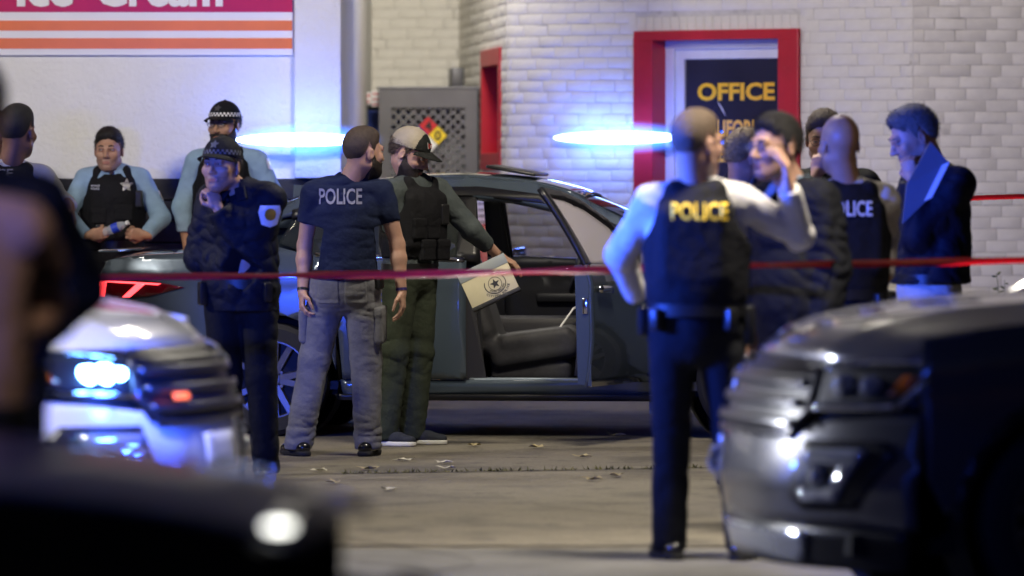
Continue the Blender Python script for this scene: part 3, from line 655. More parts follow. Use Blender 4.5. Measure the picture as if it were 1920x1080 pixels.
def sedan(name, label, loc, heading, paint, open_door=None, lit_tail=False, inter=True, hoodline=None):
    root = tag(empty(name, loc, heading), label, 'car'); pm = paint
    P = dict(L=4.87, W=.92, rc=.95, fc=1.1, rt=.15, ft=.20, tum=.52, R=.335, sill=.24, mid=.62,
             belt=[(0, .99), (.1, 1.05), (.75, 1.085), (1.4, 1.07), (2.4, 1.035), (3.35, 1.0), (3.75, .985), (4.4, .86), (4.75, .72), (4.87, .66)],
             roofline=[(.55, 1.11), (.9, 1.28), (1.3, 1.44), (1.75, 1.525), (2.2, 1.545), (2.55, 1.52), (2.85, 1.455), (3.2, 1.27), (3.6, 1.06)])
    if hoodline: P['belt'] = [p for p in P['belt'] if p[0] < 3.5]+hoodline
    v = Veh(root, P); xr, xf = 1.10, 3.93; ar = .385; s0 = P['sill']
    B = v.belt; dr, df = (1.34, 2.26), (2.26, 3.36)
    beltpts = lambda a, c, n=8: [(a+(c-a)*i/n, B(a+(c-a)*i/n)) for i in range(n+1)]
    railz = lambda x: v.roof(x)-.055
    for sg in (1, -1):
        # rear quarter incl. C pillar
        out = [(.03, .42), (.03, .9)]+[(.0+.10, B(.1))]+beltpts(.2, .62, 3)+[(.9, railz(.9)-.02), (1.12, railz(1.12)-.015), (1.30, B(1.3)+.21), (1.06, B(1.06)+.02)]+[(1.34, B(1.34)), (1.45, .74), (1.47, .62)]
        a = v.arch(xr, ar, 14, .30); out = [(.03, .42), (.05, .95)]+beltpts(.1, .6, 4)+[(.78, railz(.78)), (1.0, railz(1.0)), (1.16, railz(1.16)), (1.08, B(1.08)+.05), (1.30, B(1.3)), (1.33, .95), (1.40, .80), (1.485, .62)]+[p for p in a if p[1] > .36]+[(.60, .34), (.3, .34), (.12, .36)]
        v.panel('rear_quarter', out, 'side', pm, 0, sg)
        # rear door
        od = [(1.345, B(1.345)-.004), (1.345, .95), (1.41, .80), (1.498, .62), (1.52, .34)]+[(2.25, .34)]+[(2.25, B(2.25)-.004)]+beltpts(2.15, 1.45, 5)
        rd = v.panel('door', od, 'side', pm, .001, sg); rd['label'] = 'closed rear door'
        v.panel('door_handle', [(1.40, .885), (1.62, .875), (1.62, .915), (1.40, .925)], 'side', m_chr, .03, sg, .02, parent=rd)
        v.panel('belt_strip', [(1.36, B(1.36)-.012)]+[(x, B(x)+.012) for x in (1.36, 1.7, 2.0, 2.24)]+[(2.24, B(2.24)-.012), (1.8, B(1.8)-.012)], 'side', m_chr, .008, sg, parent=rd)
        if open_door and sg == 1:
            hg = Vector((2.25, v.side(2.25, .7)-.01, 0)); rd.location = hg; rd.rotation_euler = (0, 0, -R(96)); rd['label'] = 'open rear door on the far side'
            for c in [rd]+list(rd.children): c.data.transform(Matrix.Translation(-hg))
        # sill
        so = [(1.50, .335), (1.52, .245), (3.48, .245), (3.50, .335)]
        v.panel('sill', so, 'side', pm, -.012, sg); v.panel('sill_skirt', [(1.47, .25), (1.49, .215), (3.5, .215), (3.52, .25)], 'side', m_trim, .004, sg)
        # front fender
        a = v.arch(xf, ar, 14, .30); of = [(3.37, .34), (3.37, B(3.37)-.004)]+beltpts(3.45, 4.55, 7)+[(4.55, .62), (4.45, .50), (4.40, .36)]+[p for p in a if p[1] > .36]
        v.panel('front_fender', of, 'side', pm, 0, sg)
        # roof rail, A/B pillars
        top = [(x, railz(x)+.048) for x in (.78, 1.0, 1.3, 1.75, 2.2, 2.55, 2.85, 3.2, 3.56)]; bot = [(x, z) for x, z in ((3.40, B(3.4)), (3.10, railz(3.1)-.07), (2.80, railz(2.8)-.075), (2.5, railz(2.5)-.07), (2.2, railz(2.2)-.065), (1.75, railz(1.75)-.062), (1.35, railz(1.35)-.06), (1.16, railz(1.16)-.03), (.95, railz(.95)-.02))]
        v.panel('roof_rail', top+bot, 'side', pm, .002, sg, .05)
        ru = [(x, railz(x)-.012) for x in (1.2, 1.5, 1.9, 2.3, 2.7, 3.0, 3.25)]; rl = [(x, railz(x)-.062) for x in (3.25, 3.0, 2.7, 2.3, 1.9, 1.5, 1.2)]
        v.panel('window_seal', ru+rl, 'side', m_trim, .010, sg, .02)
        v.panel('b_pillar', [(2.19, B(2.2)), (2.19, railz(2.2)-.05), (2.28, railz(2.28)-.05), (2.33, B(2.3))], 'side', m_trim, -.01, sg, .07)
        if not (open_door and sg == 1): v.panel('side_glass', [(1.33, B(1.33)), (1.13, B(1.13)+.06), (1.22, railz(1.22)-.05), (1.7, railz(1.7)-.06), (2.19, railz(2.19)-.06), (2.21, B(2.2))], 'side', m_glass if inter else m_glassd, -.02, sg, .004)
        # front door: closed or swung open about its front edge
        odf = [(2.265, B(2.265)-.004), (2.265, .34), (3.36, .34), (3.36, B(3.36)-.004)]+beltpts(3.2, 2.4, 5)
        wtop = [(2.30, railz(2.3)-.022), (2.55, railz(2.55)-.024), (2.80, railz(2.8)-.026), (3.05, railz(3.05)-.024)] if (open_door and sg == -1) else [(2.30, railz(2.3)-.058), (2.55, railz(2.55)-.064), (2.80, railz(2.8)-.07), (3.05, railz(3.05)-.065)]
        glass = [(2.33, B(2.33)), (2.30, wtop[0][1]-.02)]+[(x, z-.02) for x, z in wtop[1:]]+[(3.32, B(3.32)+.005)]
        is_open = open_door and sg == -1
        parts = []
        dp = v.panel('door', odf, 'side', pm, .001, sg, .018); parts.append(dp); dp['label'] = 'open front door' if is_open else 'closed front door'
        h = v.panel('door_handle', [(2.34, .875), (2.56, .865), (2.56, .905), (2.34, .915)], 'side', m_chr, .03, sg, .02, parent=dp)
        g_ = v.panel('door_glass', glass, 'side', (m_glassrefl if is_open else m_glass) if inter else m_glassd, -.02, sg, .004, parent=dp)
        fo = [(2.265, B(2.265)), (2.245, wtop[0][1]+.012)]+[(x, z+.012) for x, z in wtop[1:]]+[(3.36, B(3.36)), (3.31, B(3.31)), (3.03, wtop[3][1]-.02), (2.79, wtop[2][1]-.026), (2.55, wtop[1][1]-.026), (2.31, wtop[0][1]-.028), (2.34, B(2.34))]
        v.panel('window_frame', fo, 'side', m_trim, .004, sg, .03, parent=dp)
        inn = v.panel('inner_trim', [(2.29, B(2.29)-.02), (2.31, .40), (3.33, .40), (3.33, B(3.33)-.02)]+beltpts(3.2, 2.4, 4), 'side', m_dash, -.075, sg, .03, parent=dp)
        b = MB(); b.box((2.8, sg*(v.side(2.8, .75)-.12), .78), (.62, .06, .06), bev=.02); b.build('arm_rest', m_dash, dp, True)
        b = MB(); b.box((2.85, sg*(v.side(2.8, .95)-.10), .93), (.75, .012, .022), Matrix.Rotation(R(5), 3, 'Y'), bev=.004); b.build('trim_strip', m_chr, dp, True)
        b = MB(); y_ = v.side(2.28, .7)
        b.add([(2.266, sg*(y_-.002), .345), (2.266, sg*(y_-.085), .36), (2.266, sg*(v.side(2.27, .98)-.085), B(2.27)-.01), (2.266, sg*(v.side(2.27, .98)-.004), B(2.27)-.006)], [(0, 1, 2, 3)]); b.build('door_edge', pm, dp)
        b = MB(); b.box((2.262, sg*(y_-.04), .80), (.012, .03, .09), bev=.004); b.build('latch', m_chr, dp, True)
        mi = MB(); yb = v.side(3.22, 1.02); mi.box((3.20, sg*(yb+.10), 1.06), (.11, .2, .13), bev=.045); mo = mi.build('mirror', pm, dp, True)
        b = MB(); b.add([(3.143, sg*(yb+.02), 1.01), (3.143, sg*(yb+.18), 1.01), (3.143, sg*(yb+.18), 1.11), (3.143, sg*(yb+.02), 1.11)], [(0, 1, 2, 3)]); b.build('mirror_glass', m_chr, dp)
        if is_open:
            hinge = Vector((3.36, sg*(v.side(3.36, .7)-.01), 0)); dp.location = hinge; dp.data.transform(Matrix.Translation(-hinge))
            for c in dp.children: c.data.transform(Matrix.Translation(-hinge))
            dp.rotation_euler = (0, 0, -sg*R(open_door)); pass
        v.wheel(xr, sg); v.wheel(xf, sg)
        # wheel wells
        for xc in (xr, xf):
            b = MB(); b.lathe([(ar+.01, -.20), (ar+.01, .14), (.001, .14)] if False else [(ar+.012, 0), (ar+.012, .3), (.01, .3)], 28, Matrix.Translation((xc, sg*(v.hw(xc)-.03), P['R']))@Matrix.Rotation(R(90*sg), 4, 'X'), 0, 2*math.pi); b.build('wheel_well', m_under, root)
        # lamps
        tl = v.panel('tail_light', [(.06, .80), (.05, .93), (.42, .905), (.58, .875), (.36, .82)], 'side', m_tail, .008, sg, .02)
        m_on = m_tailon if lit_tail else m_tail
        v.panel('lamp_strip', [(.20, .815), (.245, .815), (.34, .892), (.29, .896)], 'side', m_on, .014, sg, .006, .03, parent=tl)
        v.panel('lamp_strip', [(.055, .815), (.085, .815), (.10, .905), (.05, .91)], 'side', m_on, .014, sg, .006, .03, parent=tl)
        v.panel('lamp_rim', [(.06, .905), (.42, .888), (.44, .897), (.06, .916)], 'side', m_on, .013, sg, .006, .04, parent=tl)
    roofedge = lambda x: v.side(x, railz(x)+.045)+.004
    loft_top(v, 'roof', .95, 2.92, lambda x: railz(x)+.046, .022, pm, roofedge)
    # sunroof tilted up
    b = MB(); b.box((2.46, 0, 1.562), (.30, .80, .02), Matrix.Rotation(R(10), 3, 'Y'), bev=.008); b.build('sunroof', m_trim, root, True)
    # shark fin antenna
    b = MB(); b.add([(1.1, -.03, 1.40), (1.1, .03, 1.40), (1.34, .02, 1.46), (1.34, -.02, 1.46), (1.10, -.008, 1.475), (1.10, .008, 1.475)], [(0, 1, 5, 4), (0, 4, 3), (1, 2, 5), (4, 5, 2, 3)]); b.build('antenna_fin', pm, root, True)
    # glass front and rear
    def slope(n_, xa, za, ea, xb_, zb_, eb, crown, m_, th=.005):
        b = MB(); P_ = []
        for i in range(9):
            t = i/8; x = xa+(xb_-xa)*t; z = za+(zb_-za)*t+.05*math.sin(math.pi*t); e = ea+(eb-ea)*t
            P_.append([(x+(-.06 if xa > 2 else .06)*(2*j/10-1)**2*(-1 if xa > 2 else -1)*(-1), e*(2*j/10-1), z) for j in range(11)])
        b.grid(P_); o = b.build(n_, m_, root, True, fixn=False); return o
    slope('windscreen', 3.60, 1.03, .72, 2.90, railz(2.9)+.05, .60, 0, m_glass); slope('rear_window', .60, 1.10, .70, .98, railz(.98)+.05, .60, 0, m_glassd)
    loft_top(v, 'boot_lid', .08, .66, lambda x: B(x)-.004, .025, pm, lambda x: v.side(x, B(x))-.006); loft_top(v, 'hood', 3.52, 4.62, lambda x: B(x)-.004, .055, pm, lambda x: v.side(x, B(x))-.004, th=.02)
    b = MB(); b.box((.09, 0, 1.085), (.12, 1.40, .014), bev=.006); b.build('boot_spoiler', pm, root, True)
    # bumpers and faces
    ff = lambda y, z: 4.87-.30*(y/.74)**2.6-.55*max(0, z-.52)**1.6-.18*max(0, .36-z)
    fo = [(-.76, .22), (.76, .22), (.78, .45), (.74, .66), (.5, .74), (-.5, .74), (-.74, .66), (-.78, .45)]
    v.panel('front_bumper', fo, 'front', pm, 0, func=ff); v.panel('grille', [(-.42, .36), (.42, .36), (.5, .58), (.40, .66), (-.40, .66), (-.5, .58)], 'front', m_trim, .008, func=ff)
    v.panel('grille_bar', [(-.44, .355), (.44, .355), (.52, .585), (.49, .59), (.42, .375), (-.42, .375), (-.49, .59), (-.52, .585)], 'front', m_chr, .016, func=ff)
    for sg in (1, -1):
        hl = v.panel('headlight', [(sg*.46, .60), (sg*.50, .69), (sg*.755, .72), (sg*.77, .66), (sg*.7, .61)], 'front', m_lamp, .012, func=ff)
        v.panel('fog_lamp', [(sg*.56, .32), (sg*.70, .33), (sg*.70, .40), (sg*.57, .38)], 'front', m_trim, .008, func=ff)
    fr = lambda y, z: .0+.22*(y/.78)**2.6+.10*max(0, z-.65)+.10*max(0, .42-z)
    v.panel('rear_bumper', [(-.80, .24), (.80, .24), (.82, .5), (.80, .70), (-.80, .70), (-.82, .5)], 'rear', pm, 0, func=fr); v.panel('boot_face', [(-.79, .705), (.79, .705), (.72, 1.045), (-.72, 1.045)], 'rear', pm, -.01, func=fr)
    v.panel('number_plate', [(-.16, .76), (.16, .76), (.16, .90), (-.16, .90)], 'rear', m_white, .012, func=fr)
    b = MB(); b.box((2.45, 0, .27), (4.5, 1.5, .06)); b.build('floor_pan', m_under, root)
    if inter:
        it = empty('interior', (0, 0, 0), parent=root)
        b = MB(); b.box((2.35, 0, .30), (2.6, 1.62, .05)); b.build('carpet', m_seat, it)
        b = MB(); b.box((2.75, 0, .52), (1.5, .26, .34), bev=.05); b.build('console', m_dash, it, True)
        F_ = Fld((2.9, -.78, .5), (3.75, .78, 1.14), .02); F_.add(rbox((3.38, 0, .84), (.28, .76, .17), None, .09), 0); F_.add(ell((3.15, .36, 1.0), (.14, .2, .08)), .05); fmesh('dashboard', F_, m_dash, it)
        for sg in (1, -1):
            F_ = Fld((2.0, sg*.38-.30, .3), (2.95, sg*.38+.30, 1.36), .016); y = sg*.38; dxs = -.22 if sg == 1 else 0
            F_.add(rbox((2.62, y, .50), (.27, .25, .08), [(.985, 0, .17), (0, 1, 0), (-.17, 0, .985)], .06), 0); F_.add(rbox((2.26, y, .80), (.075, .24, .33), [(.95, 0, .31), (0, 1, 0), (-.31, 0, .95)], .06), .05)
            F_.add(rbox((2.11, y, 1.22), (.04, .13, .09), [(.95, 0, .31), (0, 1, 0), (-.31, 0, .95)], .04), .01); F_.add(cap((2.17, y, 1.05), (2.12, y, 1.2), .02, .02), .01); F_.add(rbox((2.6, y, .38), (.24, .2, .06), None, .03), .02)
            for q in (-1, 1): F_.add(cap((2.45, y+q*.21, .55), (2.8, y+q*.21, .60), .05, .045), .03); F_.add(cap((2.33, y+q*.21, .62), (2.18, y+q*.21, 1.02), .05, .045), .03)
            fmesh('front_seat', F_, m_seat, it).location.x = dxs
        F_ = Fld((1.2, -.7, .3), (1.95, .7, 1.3), .022); F_.add(rbox((1.65, 0, .50), (.28, .66, .09), None, .06), 0); F_.add(rbox((1.36, 0, .85), (.07, .64, .32), [(.93, 0, .37), (0, 1, 0), (-.37, 0, .93)], .06), .04); fmesh('rear_seat', F_, m_seat, it)
        M = Matrix.Translation((2.82, .37, 1.0))@Matrix.Rotation(R(-68), 4, 'Y'); b = MB(); n = 28
        ring = [M@Vector((.185*math.cos(2*math.pi*i/n), .185*math.sin(2*math.pi*i/n), 0)) for i in range(n+1)]; b.tube(ring, .015, 8, False); b.sphere(M@Vector((0, 0, -.01)), .06, 10)
        for a in (0, 180, 270): b.tube([M@Vector((0, 0, -.01)), M@Vector((.18*math.sin(R(a+90)), .18*math.cos(R(a+90)), 0))], .014, 6)
        st = b.build('steering_wheel', m_dash, it, True); b = MB(); b.tube([M@Vector((0, 0, -.02)), M@Vector((0, 0, -.22))], .03, 8); b.build('steering_column', m_dash, it, True)
        b = MB(); b.tube([(2.98, .04, .62), (2.94, .04, .80)], .012, 8); b.sphere((2.94, .04, .82), (.025, .03, .035), 10); b.build('gear_lever', m_trim, it, True)
        b = MB(); b.box((3.10, 0, 1.06), (.02, .24, .14), Matrix.Rotation(R(-12), 3, 'Y'), bev=.008); b.build('screen', m_trim, it, True)
        m_wire = mat('white_cable', (.75, .75, .75), .5); b = MB()
        b.tube([(2.95, .02, .70), (2.90, -.12, .78), (2.82, -.24, .74), (2.74, -.33, .62), (2.6, -.42, .54)], .006, 6); b.build('charging_cable', m_wire, it, True)
        b = MB(); b.tube([(3.0, -.2, .66), (3.04, -.36, .60), (3.05, -.45, .48), (3.0, -.5, .38)], .006, 6); b.build('charging_cable', m_wire, it, True)
        b = MB(); b.box((3.34, -.82, .42), (.04, .03, .9-.34)); b.build('hinge_pillar', pm, it)
        b = MB(); b.box((2.81, -.80, .335), (1.1, .12, .025), bev=.01); b.build('step_plate', mat('step_metal', (.32, .38, .44), .35, metal=.6), it, True)
        for sg in (-1, 1): b = MB(); b.add([(2.22, sg*.83, .34), (2.36, sg*.83, .34), (2.30, sg*.80, .7), (2.30, sg*.78, 1.03), (2.20, sg*.78, 1.03)], [(0, 1, 2, 3, 4)]); b.build('pillar_trim', m_dash, it, solid=.05)
        b = MB(); b.add([(2.20, -.60, 1.40), (2.26, -.60, 1.40), (2.34, -.78, .45), (2.29, -.78, .45)], [(0, 1, 2, 3)]); b.build('seat_belt', m_trim, it)
    return root, v
m_blue = mat('slate_blue_paint', (.072, .097, .128), .26, metal=.35, coat=1.)
dS = 31.95
yS = R(-6); bS = Vector((wx(152, dS)+2.26, dS, 0)); oS = bS-Matrix.Rotation(yS, 3, 'Z')@Vector((2.26, -.92, 0))
car, cv = sedan('parked_sedan', 'slate blue sedan with its front door open and sunroof tilted', oS, yS, m_blue, open_door=75, lit_tail=True)
# a white-lettered beige case is held by the man in the cap (built with the people)
# ---- sport utility vehicles
def suv(name, label, loc, heading, paint, strobe=False, lightbar=False, plate=False):
    root = tag(empty(name, loc, heading), label, 'car'); pm = paint
    P = dict(L=5.0, W=1.0, rc=.8, fc=.95, rt=.10, ft=.20, tum=.40, R=.39, sill=.30, mid=.75,
             belt=[(0, 1.05), (.2, 1.16), (1.2, 1.18), (3.4, 1.16), (3.7, 1.155), (4.3, 1.12), (4.7, 1.05), (4.9, .98), (5.0, .93)],
             roofline=[(.15, 1.62), (.5, 1.73), (1.5, 1.79), (2.4, 1.78), (2.75, 1.72), (3.1, 1.50), (3.65, 1.19)])
    v = Veh(root, P); xr, xf = 1.06, 3.96; ar = .445; B = v.belt; railz = lambda x: v.roof(x)-.05
    bp = lambda a, c, n=6: [(a+(c-a)*i/n, B(a+(c-a)*i/n)) for i in range(n+1)]
    for sg in (1, -1):
        a = v.arch(xr, ar, 14, .36); v.panel('rear_quarter', [(.04, .45), (.05, 1.0)]+bp(.1, 1.5, 6)+[(1.55, .7)]+[p for p in a if p[1] > .38]+[(.6, .40)], 'side', pm, 0, sg)
        v.panel('door', [(1.56, .40), (1.56, B(1.56)-.004), (2.4, B(2.4)-.004), (2.4, .40)], 'side', pm, .001, sg); d2 = v.panel('door', [(2.41, .40), (2.41, B(2.41)-.004), (3.45, B(3.45)-.004), (3.45, .40)], 'side', pm, .001, sg)
        v.panel('door_handle', [(2.5, .98), (2.72, .975), (2.72, 1.015), (2.5, 1.02)], 'side', pm, .03, sg, .02, parent=d2)
        v.panel('sill', [(1.5, .39), (1.5, .24), (3.5, .24), (3.5, .39)], 'side', m_trim, 0, sg)
        a = v.arch(xf, ar, 16, .36); v.panel('front_fender', [(3.46, .40), (3.46, B(3.46)-.004)]+bp(3.6, 4.56, 6)+[(4.58, .9), (4.55, .55), (4.48, .42)]+[p for p in a if p[1] > .38], 'side', pm, 0, sg)
        ao = [(xf+(ar+.05)*math.cos(t), P['R']+(ar+.05)*math.sin(t)) for t in [R(-2+184*i/16) for i in range(17)]]; ai = [(xf+(ar-.005)*math.cos(t), P['R']+(ar-.005)*math.sin(t)) for t in [R(182-184*i/16) for i in range(17)]]
        v.panel('arch_trim', ao+ai, 'side', m_trim, .008, sg)
        top = [(x, railz(x)+.045) for x in (.2, .6, 1.5, 2.4, 2.75, 3.1, 3.62)]; bot = [(3.5, B(3.5)), (3.0, railz(3.0)-.07), (2.7, railz(2.7)-.07), (2.4, railz(2.4)-.06), (1.5, railz(1.5)-.06), (.5, railz(.5)-.06), (.35, B(.35)), (.12, B(.12))]
        v.panel('roof_rail', top+bot, 'side', pm, 0, sg, .05)
        v.panel('side_glass', [(.4, B(.4)), (.5, railz(.5)-.05), (1.5, railz(1.5)-.05), (2.4, railz(2.4)-.05), (2.72, railz(2.72)-.06), (3.42, B(3.42))], 'side', m_glassd, -.015, sg, .005)
        for x in (1.5, 2.4): v.panel('pillar', [(x-.05, B(x)), (x-.05, railz(x)-.05), (x+.05, railz(x)-.05), (x+.05, B(x))], 'side', m_trim, -.008, sg)
        b = MB(); b.box((3.32, sg*1.10, 1.22), (.13, .24, .17), bev=.05); b.build('mirror', m_trim, root, True)
        v.wheel(xr, sg); v.wheel(xf, sg)
        for xc in (xr, xf): b = MB(); b.lathe([(ar+.012, 0), (ar+.012, .34), (.01, .34)], 28, Matrix.Translation((xc, sg*(v.hw(xc)-.03), P['R']))@Matrix.Rotation(R(90*sg), 4, 'X')); b.build('wheel_well', m_under, root)
    loft_top(v, 'roof', .18, 2.85, lambda x: railz(x)+.043, .03, pm, lambda x: v.side(x, railz(x)+.04)+.004)
    # hood with two raised ribs
    b = MB(); G = []; n, k = 22, 26
    for i in range(n+1):
        x = 3.55+(4.86-3.55)*i/n; e = v.side(x, B(x))-.004; row = []
        for j in range(k+1):
            q = 2*j/k-1; z = B(x)-.004+.06*(1-abs(q)**2.6)+.022*math.exp(-((abs(q)-.52)/.07)**2)*(1-.3*i/n)-(.06*max(0, (i/n-.8)/.2)**2); row.append((x-.22*(abs(q)**2.5)*(i/n), e*q, z))
        G.append(row)
    b.grid(G); hd_ = b.build('hood', pm, root, True, fixn=False)
    if hd_.data.polygons[0].normal.z < 0: hd_.data.flip_normals()
    md = hd_.modifiers.new('thick', 'SOLIDIFY'); md.thickness = .03; md.offset = -1
    b = MB(); P_ = [[(3.68+(2.88-3.68)*i/6-.05*(2*j/8-1)**2, (.80-.12*i/6)*(2*j/8-1), 1.16+(railz(2.88)+.045-1.16)*i/6+.04*math.sin(math.pi*i/6)) for j in range(9)] for i in range(7)]; b.grid(P_); b.build('windscreen', m_glassd, root, True)
    ff = lambda y, z: 5.0-.36*(y/.93)**2.7-.55*max(0, z-.62)**1.5+.02*math.exp(-((z-.52)/.1)**2)-.30*max(0, .36-z)
    v.panel('bumper', [(-.97, .36), (.97, .36), (.985, .6), (.96, .80), (.55, .74), (-.55, .74), (-.96, .80), (-.985, .6)], 'front', pm, 0, func=ff, step=.05)
    v.panel('nose_panel', [(-.55, .74), (.55, .74), (.94, .80), (.92, .985), (.5, .985), (-.5, .985), (-.92, .985), (-.94, .80)], 'front', m_trim, -.02, func=ff, step=.05)
    v.panel('lower_guard', [(-.90, .20), (.90, .20), (.95, .355), (-.95, .355)], 'front', m_trim, -.004, func=ff); v.panel('skid_plate', [(-.5, .22), (.5, .22), (.56, .34), (-.56, .34)], 'front', m_lamp, .012, func=ff)
    gr = v.panel('grille', [(-.50, .70), (.50, .70), (.56, .80), (.52, .955), (-.52, .955), (-.56, .80)], 'front', m_trim, .012, func=ff)
    for i, z in enumerate((.75, .825, .90)): v.panel('grille_bar', [(-.50, z-.015), (.50, z-.015), (.52, z+.015), (-.52, z+.015)], 'front', m_gbar, .045, func=ff, th=.03, parent=gr)
    v.panel('grille_bar', [(-.47, .69), (.47, .69), (.57, .80), (.53, .96), (.50, .96), (.535, .80), (.45, .71), (-.45, .71), (-.535, .80), (-.50, .96), (-.53, .96), (-.57, .80)], 'front', m_gbar, .03, func=ff, th=.03, parent=gr)
    for sg in (1, -1):
        hl = v.panel('headlight', [(sg*.57, .81), (sg*.55, .945), (sg*.75, .97), (sg*.925, .975), (sg*.95, .92), (sg*.90, .83)], 'front', m_rimd, .016, func=ff, step=.04)
        v.panel('lamp_rim', [(sg*.56, .795), (sg*.91, .81), (sg*.965, .92), (sg*.945, .925), (sg*.895, .828), (sg*.575, .815)], 'front', m_chr, .032, func=ff, step=.04, parent=hl)
        v.panel('lamp_rim', [(sg*.55, .945), (sg*.75, .973), (sg*.93, .977), (sg*.93, .988), (sg*.75, .987), (sg*.55, .962)], 'front', m_chr, .03, func=ff, step=.04, parent=hl)
        for yy, rr in (((.66, .040), (.73, .036), (.60, .024)) if strobe == sg else ((.66, .045), (.77, .04))):
            b = MB(); b.lathe([(.001, .02), (rr*.7, .015), (rr, 0), (rr, -.05)], 14, Matrix.Translation((ff(yy, .89)+.03, sg*yy, .89))@Matrix.Rotation(R(90), 4, 'Y')); b.build('lamp_lens', m_lampon if (strobe == sg) else m_lamp, hl, True)
        if False: v.panel('strobe_led', [(sg*.60, .86), (sg*.80, .87), (sg*.82, .98), (sg*.60, .965)], 'front', m_lampon, .03, func=ff, step=.05, parent=hl)
        v.panel('side_marker', [(sg*.85, .86), (sg*.90, .865), (sg*.93, .93), (sg*.88, .935)], 'front', m_amber, .026, func=ff, step=.03, parent=hl)
        # c-shaped fog surround
        fg = v.panel('fog_surround', [(sg*.50, .47), (sg*.56, .685), (sg*.88, .69), (sg*.93, .64), (sg*.80, .43), (sg*.56, .42)], 'front', m_trim, .010, func=ff, step=.05)
        co = [(sg*.585, .655), (sg*.845, .66), (sg*.80, .57), (sg*.745, .455), (sg*.60, .455), (sg*.58, .50), (sg*.72, .505), (sg*.765, .60), (sg*.60, .60)]
        v.panel('fog_bezel', co, 'front', m_lamp, .035, func=ff, step=.04, th=.03, parent=fg)
        b = MB(); b.lathe([(.001, .02), (.03, .016), (.04, 0), (.04, -.03)], 14, Matrix.Translation((ff(.66, .55)+.03, sg*.66, .55))@Matrix.Rotation(R(90), 4, 'Y')); b.build('fog_lamp', m_lamp, fg, True)
    if plate: v.panel('number_plate', [(-.155, .50), (.155, .50), (.155, .64), (-.155, .64)], 'front', m_white, .035, func=ff)
    b = MB(); b.box((2.5, 0, .30), (4.6, 1.6, .08)); b.build('floor_pan', m_under, root)
    b = MB(); b.box((.06, 0, .8), (.1, 1.7, .8), bev=.04); b.build('tailgate', pm, root, True); b = MB(); b.box((.14, 0, 1.4), (.06, 1.4, .46), Matrix.Rotation(R(14), 3, 'Y')); b.build('rear_window', m_glassd, root)
    if strobe:
        v.panel('red_marker', [(strobe*.30, .785), (strobe*.40, .785), (strobe*.40, .81), (strobe*.30, .81)], 'front', m_lampred, .075, func=ff)
    root.scale = (.93, .93, .93)
    if lightbar:
        lb = empty('light_bar', (2.2, 0, 1.86), parent=root); b = MB(); b.box((0, 0, -.03), (.30, 1.2, .04), bev=.015); b.build('bar_base', m_trim, lb, True)
        for i in range(6): b = MB(); b.box((0, -.5+.2*i, .03), (.28, .19, .08), bev=.03); b.build('led_module', m_glow, lb, True)
    return root, v
m_white_car = mat('white_car_paint', (.66, .66, .68), .25, coat=1.); m_silver = mat('silver_grey_paint', (.10, .10, .11), .32, metal=.6, coat=1.)
def place_nose(px, py_unused, d, heading, Ln):          # car origin such that the nose centre stands at the pixel column
    return (wx(px, d)-Ln*math.cos(heading), d-Ln*math.sin(heading), 0)
hL = R(-17); suvL, _ = suv('police_suv', 'white police utility vehicle with a blue strobe in its headlight', place_nose(396, 0, 20.6, hL, 4.65), hL, m_white_car, strobe=-1, lightbar=True, plate=True)
hR = R(180+13); suvR, _ = suv('silver_suv', 'silver grey utility vehicle at the right edge, nose towards the officers', place_nose(1392, 0, 19.6, hR, 4.65), hR, m_silver)
m_navycar = mat('dark_navy_paint', (.005, .006, .02), .45, coat=.25, spec=.3)
dkc, _ = sedan('dark_sedan', 'dark navy car in the near foreground, out of focus', (wx(815, 11.0)-4.80, 11.0+.3, 0), R(-3), m_navycar, inter=False, hoodline=[(3.75, 1.0), (4.2, .955), (4.55, .89), (4.75, .81), (4.87, .70)])
b = MB(); b.sphere((4.56, -.74, .915), (.028, .012, .009), 12); b.build('marker_lamp', mat('marker_white', (.9, .9, .85), .3, emis=((1, 1, .92), 5)), dkc, 'all')  # glowing bead standing in for a white glint on the hood
b = MB(); b.box((2.45, 0, 1.475), (.14, .10, .02), bev=.006); b.build('dome_lamp', m_alu, car, True)
area('dome_light', (2.45, 0, 1.45), .12, 5, (1, .93, .82), parent=car)  # cabin light and its case, added to brighten the interior
# headlight strobe light, plus blue fill aimed from unseen roof bars
def blue_lamp(name, loc, power, parent=None, size=.3, col=(.03, .10, 1.0)):
    l = bpy.data.lights.new(name, 'POINT'); l.energy = power; l.color = col; l.shadow_soft_size = size
    o = bpy.data.objects.new(name, l); o.location = loc; COL.objects.link(o); o.parent = parent; return o
blue_lamp('strobe_light', (5.14, -.70, .89), 30, suvL, .06); area('bar_light', (2.42, 0, 2.0), 1.0, 165, (.03, .10, 1.0), rot=Vector((1, .32, -.03)).to_track_quat('-Z', 'Y').to_euler(), size_y=.12, spread=52, parent=suvL)
area('bar_light', (2.2, .1, 2.02), 1.0, 42, (.03, .10, 1.0), rot=Vector((.02, 1, -.12)).to_track_quat('-Z', 'Y').to_euler(), size_y=.12, spread=50, parent=suvL)
area('bar_light', (2.4, .1, 2.04), 1.0, 42, (.03, .10, 1.0), rot=Vector((.55, .84, -.04)).to_track_quat('-Z', 'Y').to_euler(), size_y=.12, spread=34, parent=suvL)
_p = Vector((-3.35, 21.35, 1.85)); _q = Vector((.95, 19.55, .62)); area('takedown_light', _p, .16, 3.5, (.95, .97, 1), rot=(_q-_p).to_track_quat('-Z', 'Y').to_euler(), spread=16)  # white spot added to put a highlight on the grey vehicle's bumper
b = MB(); b.box((2.2, 0, 1.62), (.3, 1.1, .1), bev=.03); lbar = b.build('light_bar', m_glow, dkc, True)  # made-up roof bar on the dark car, added for blue fill
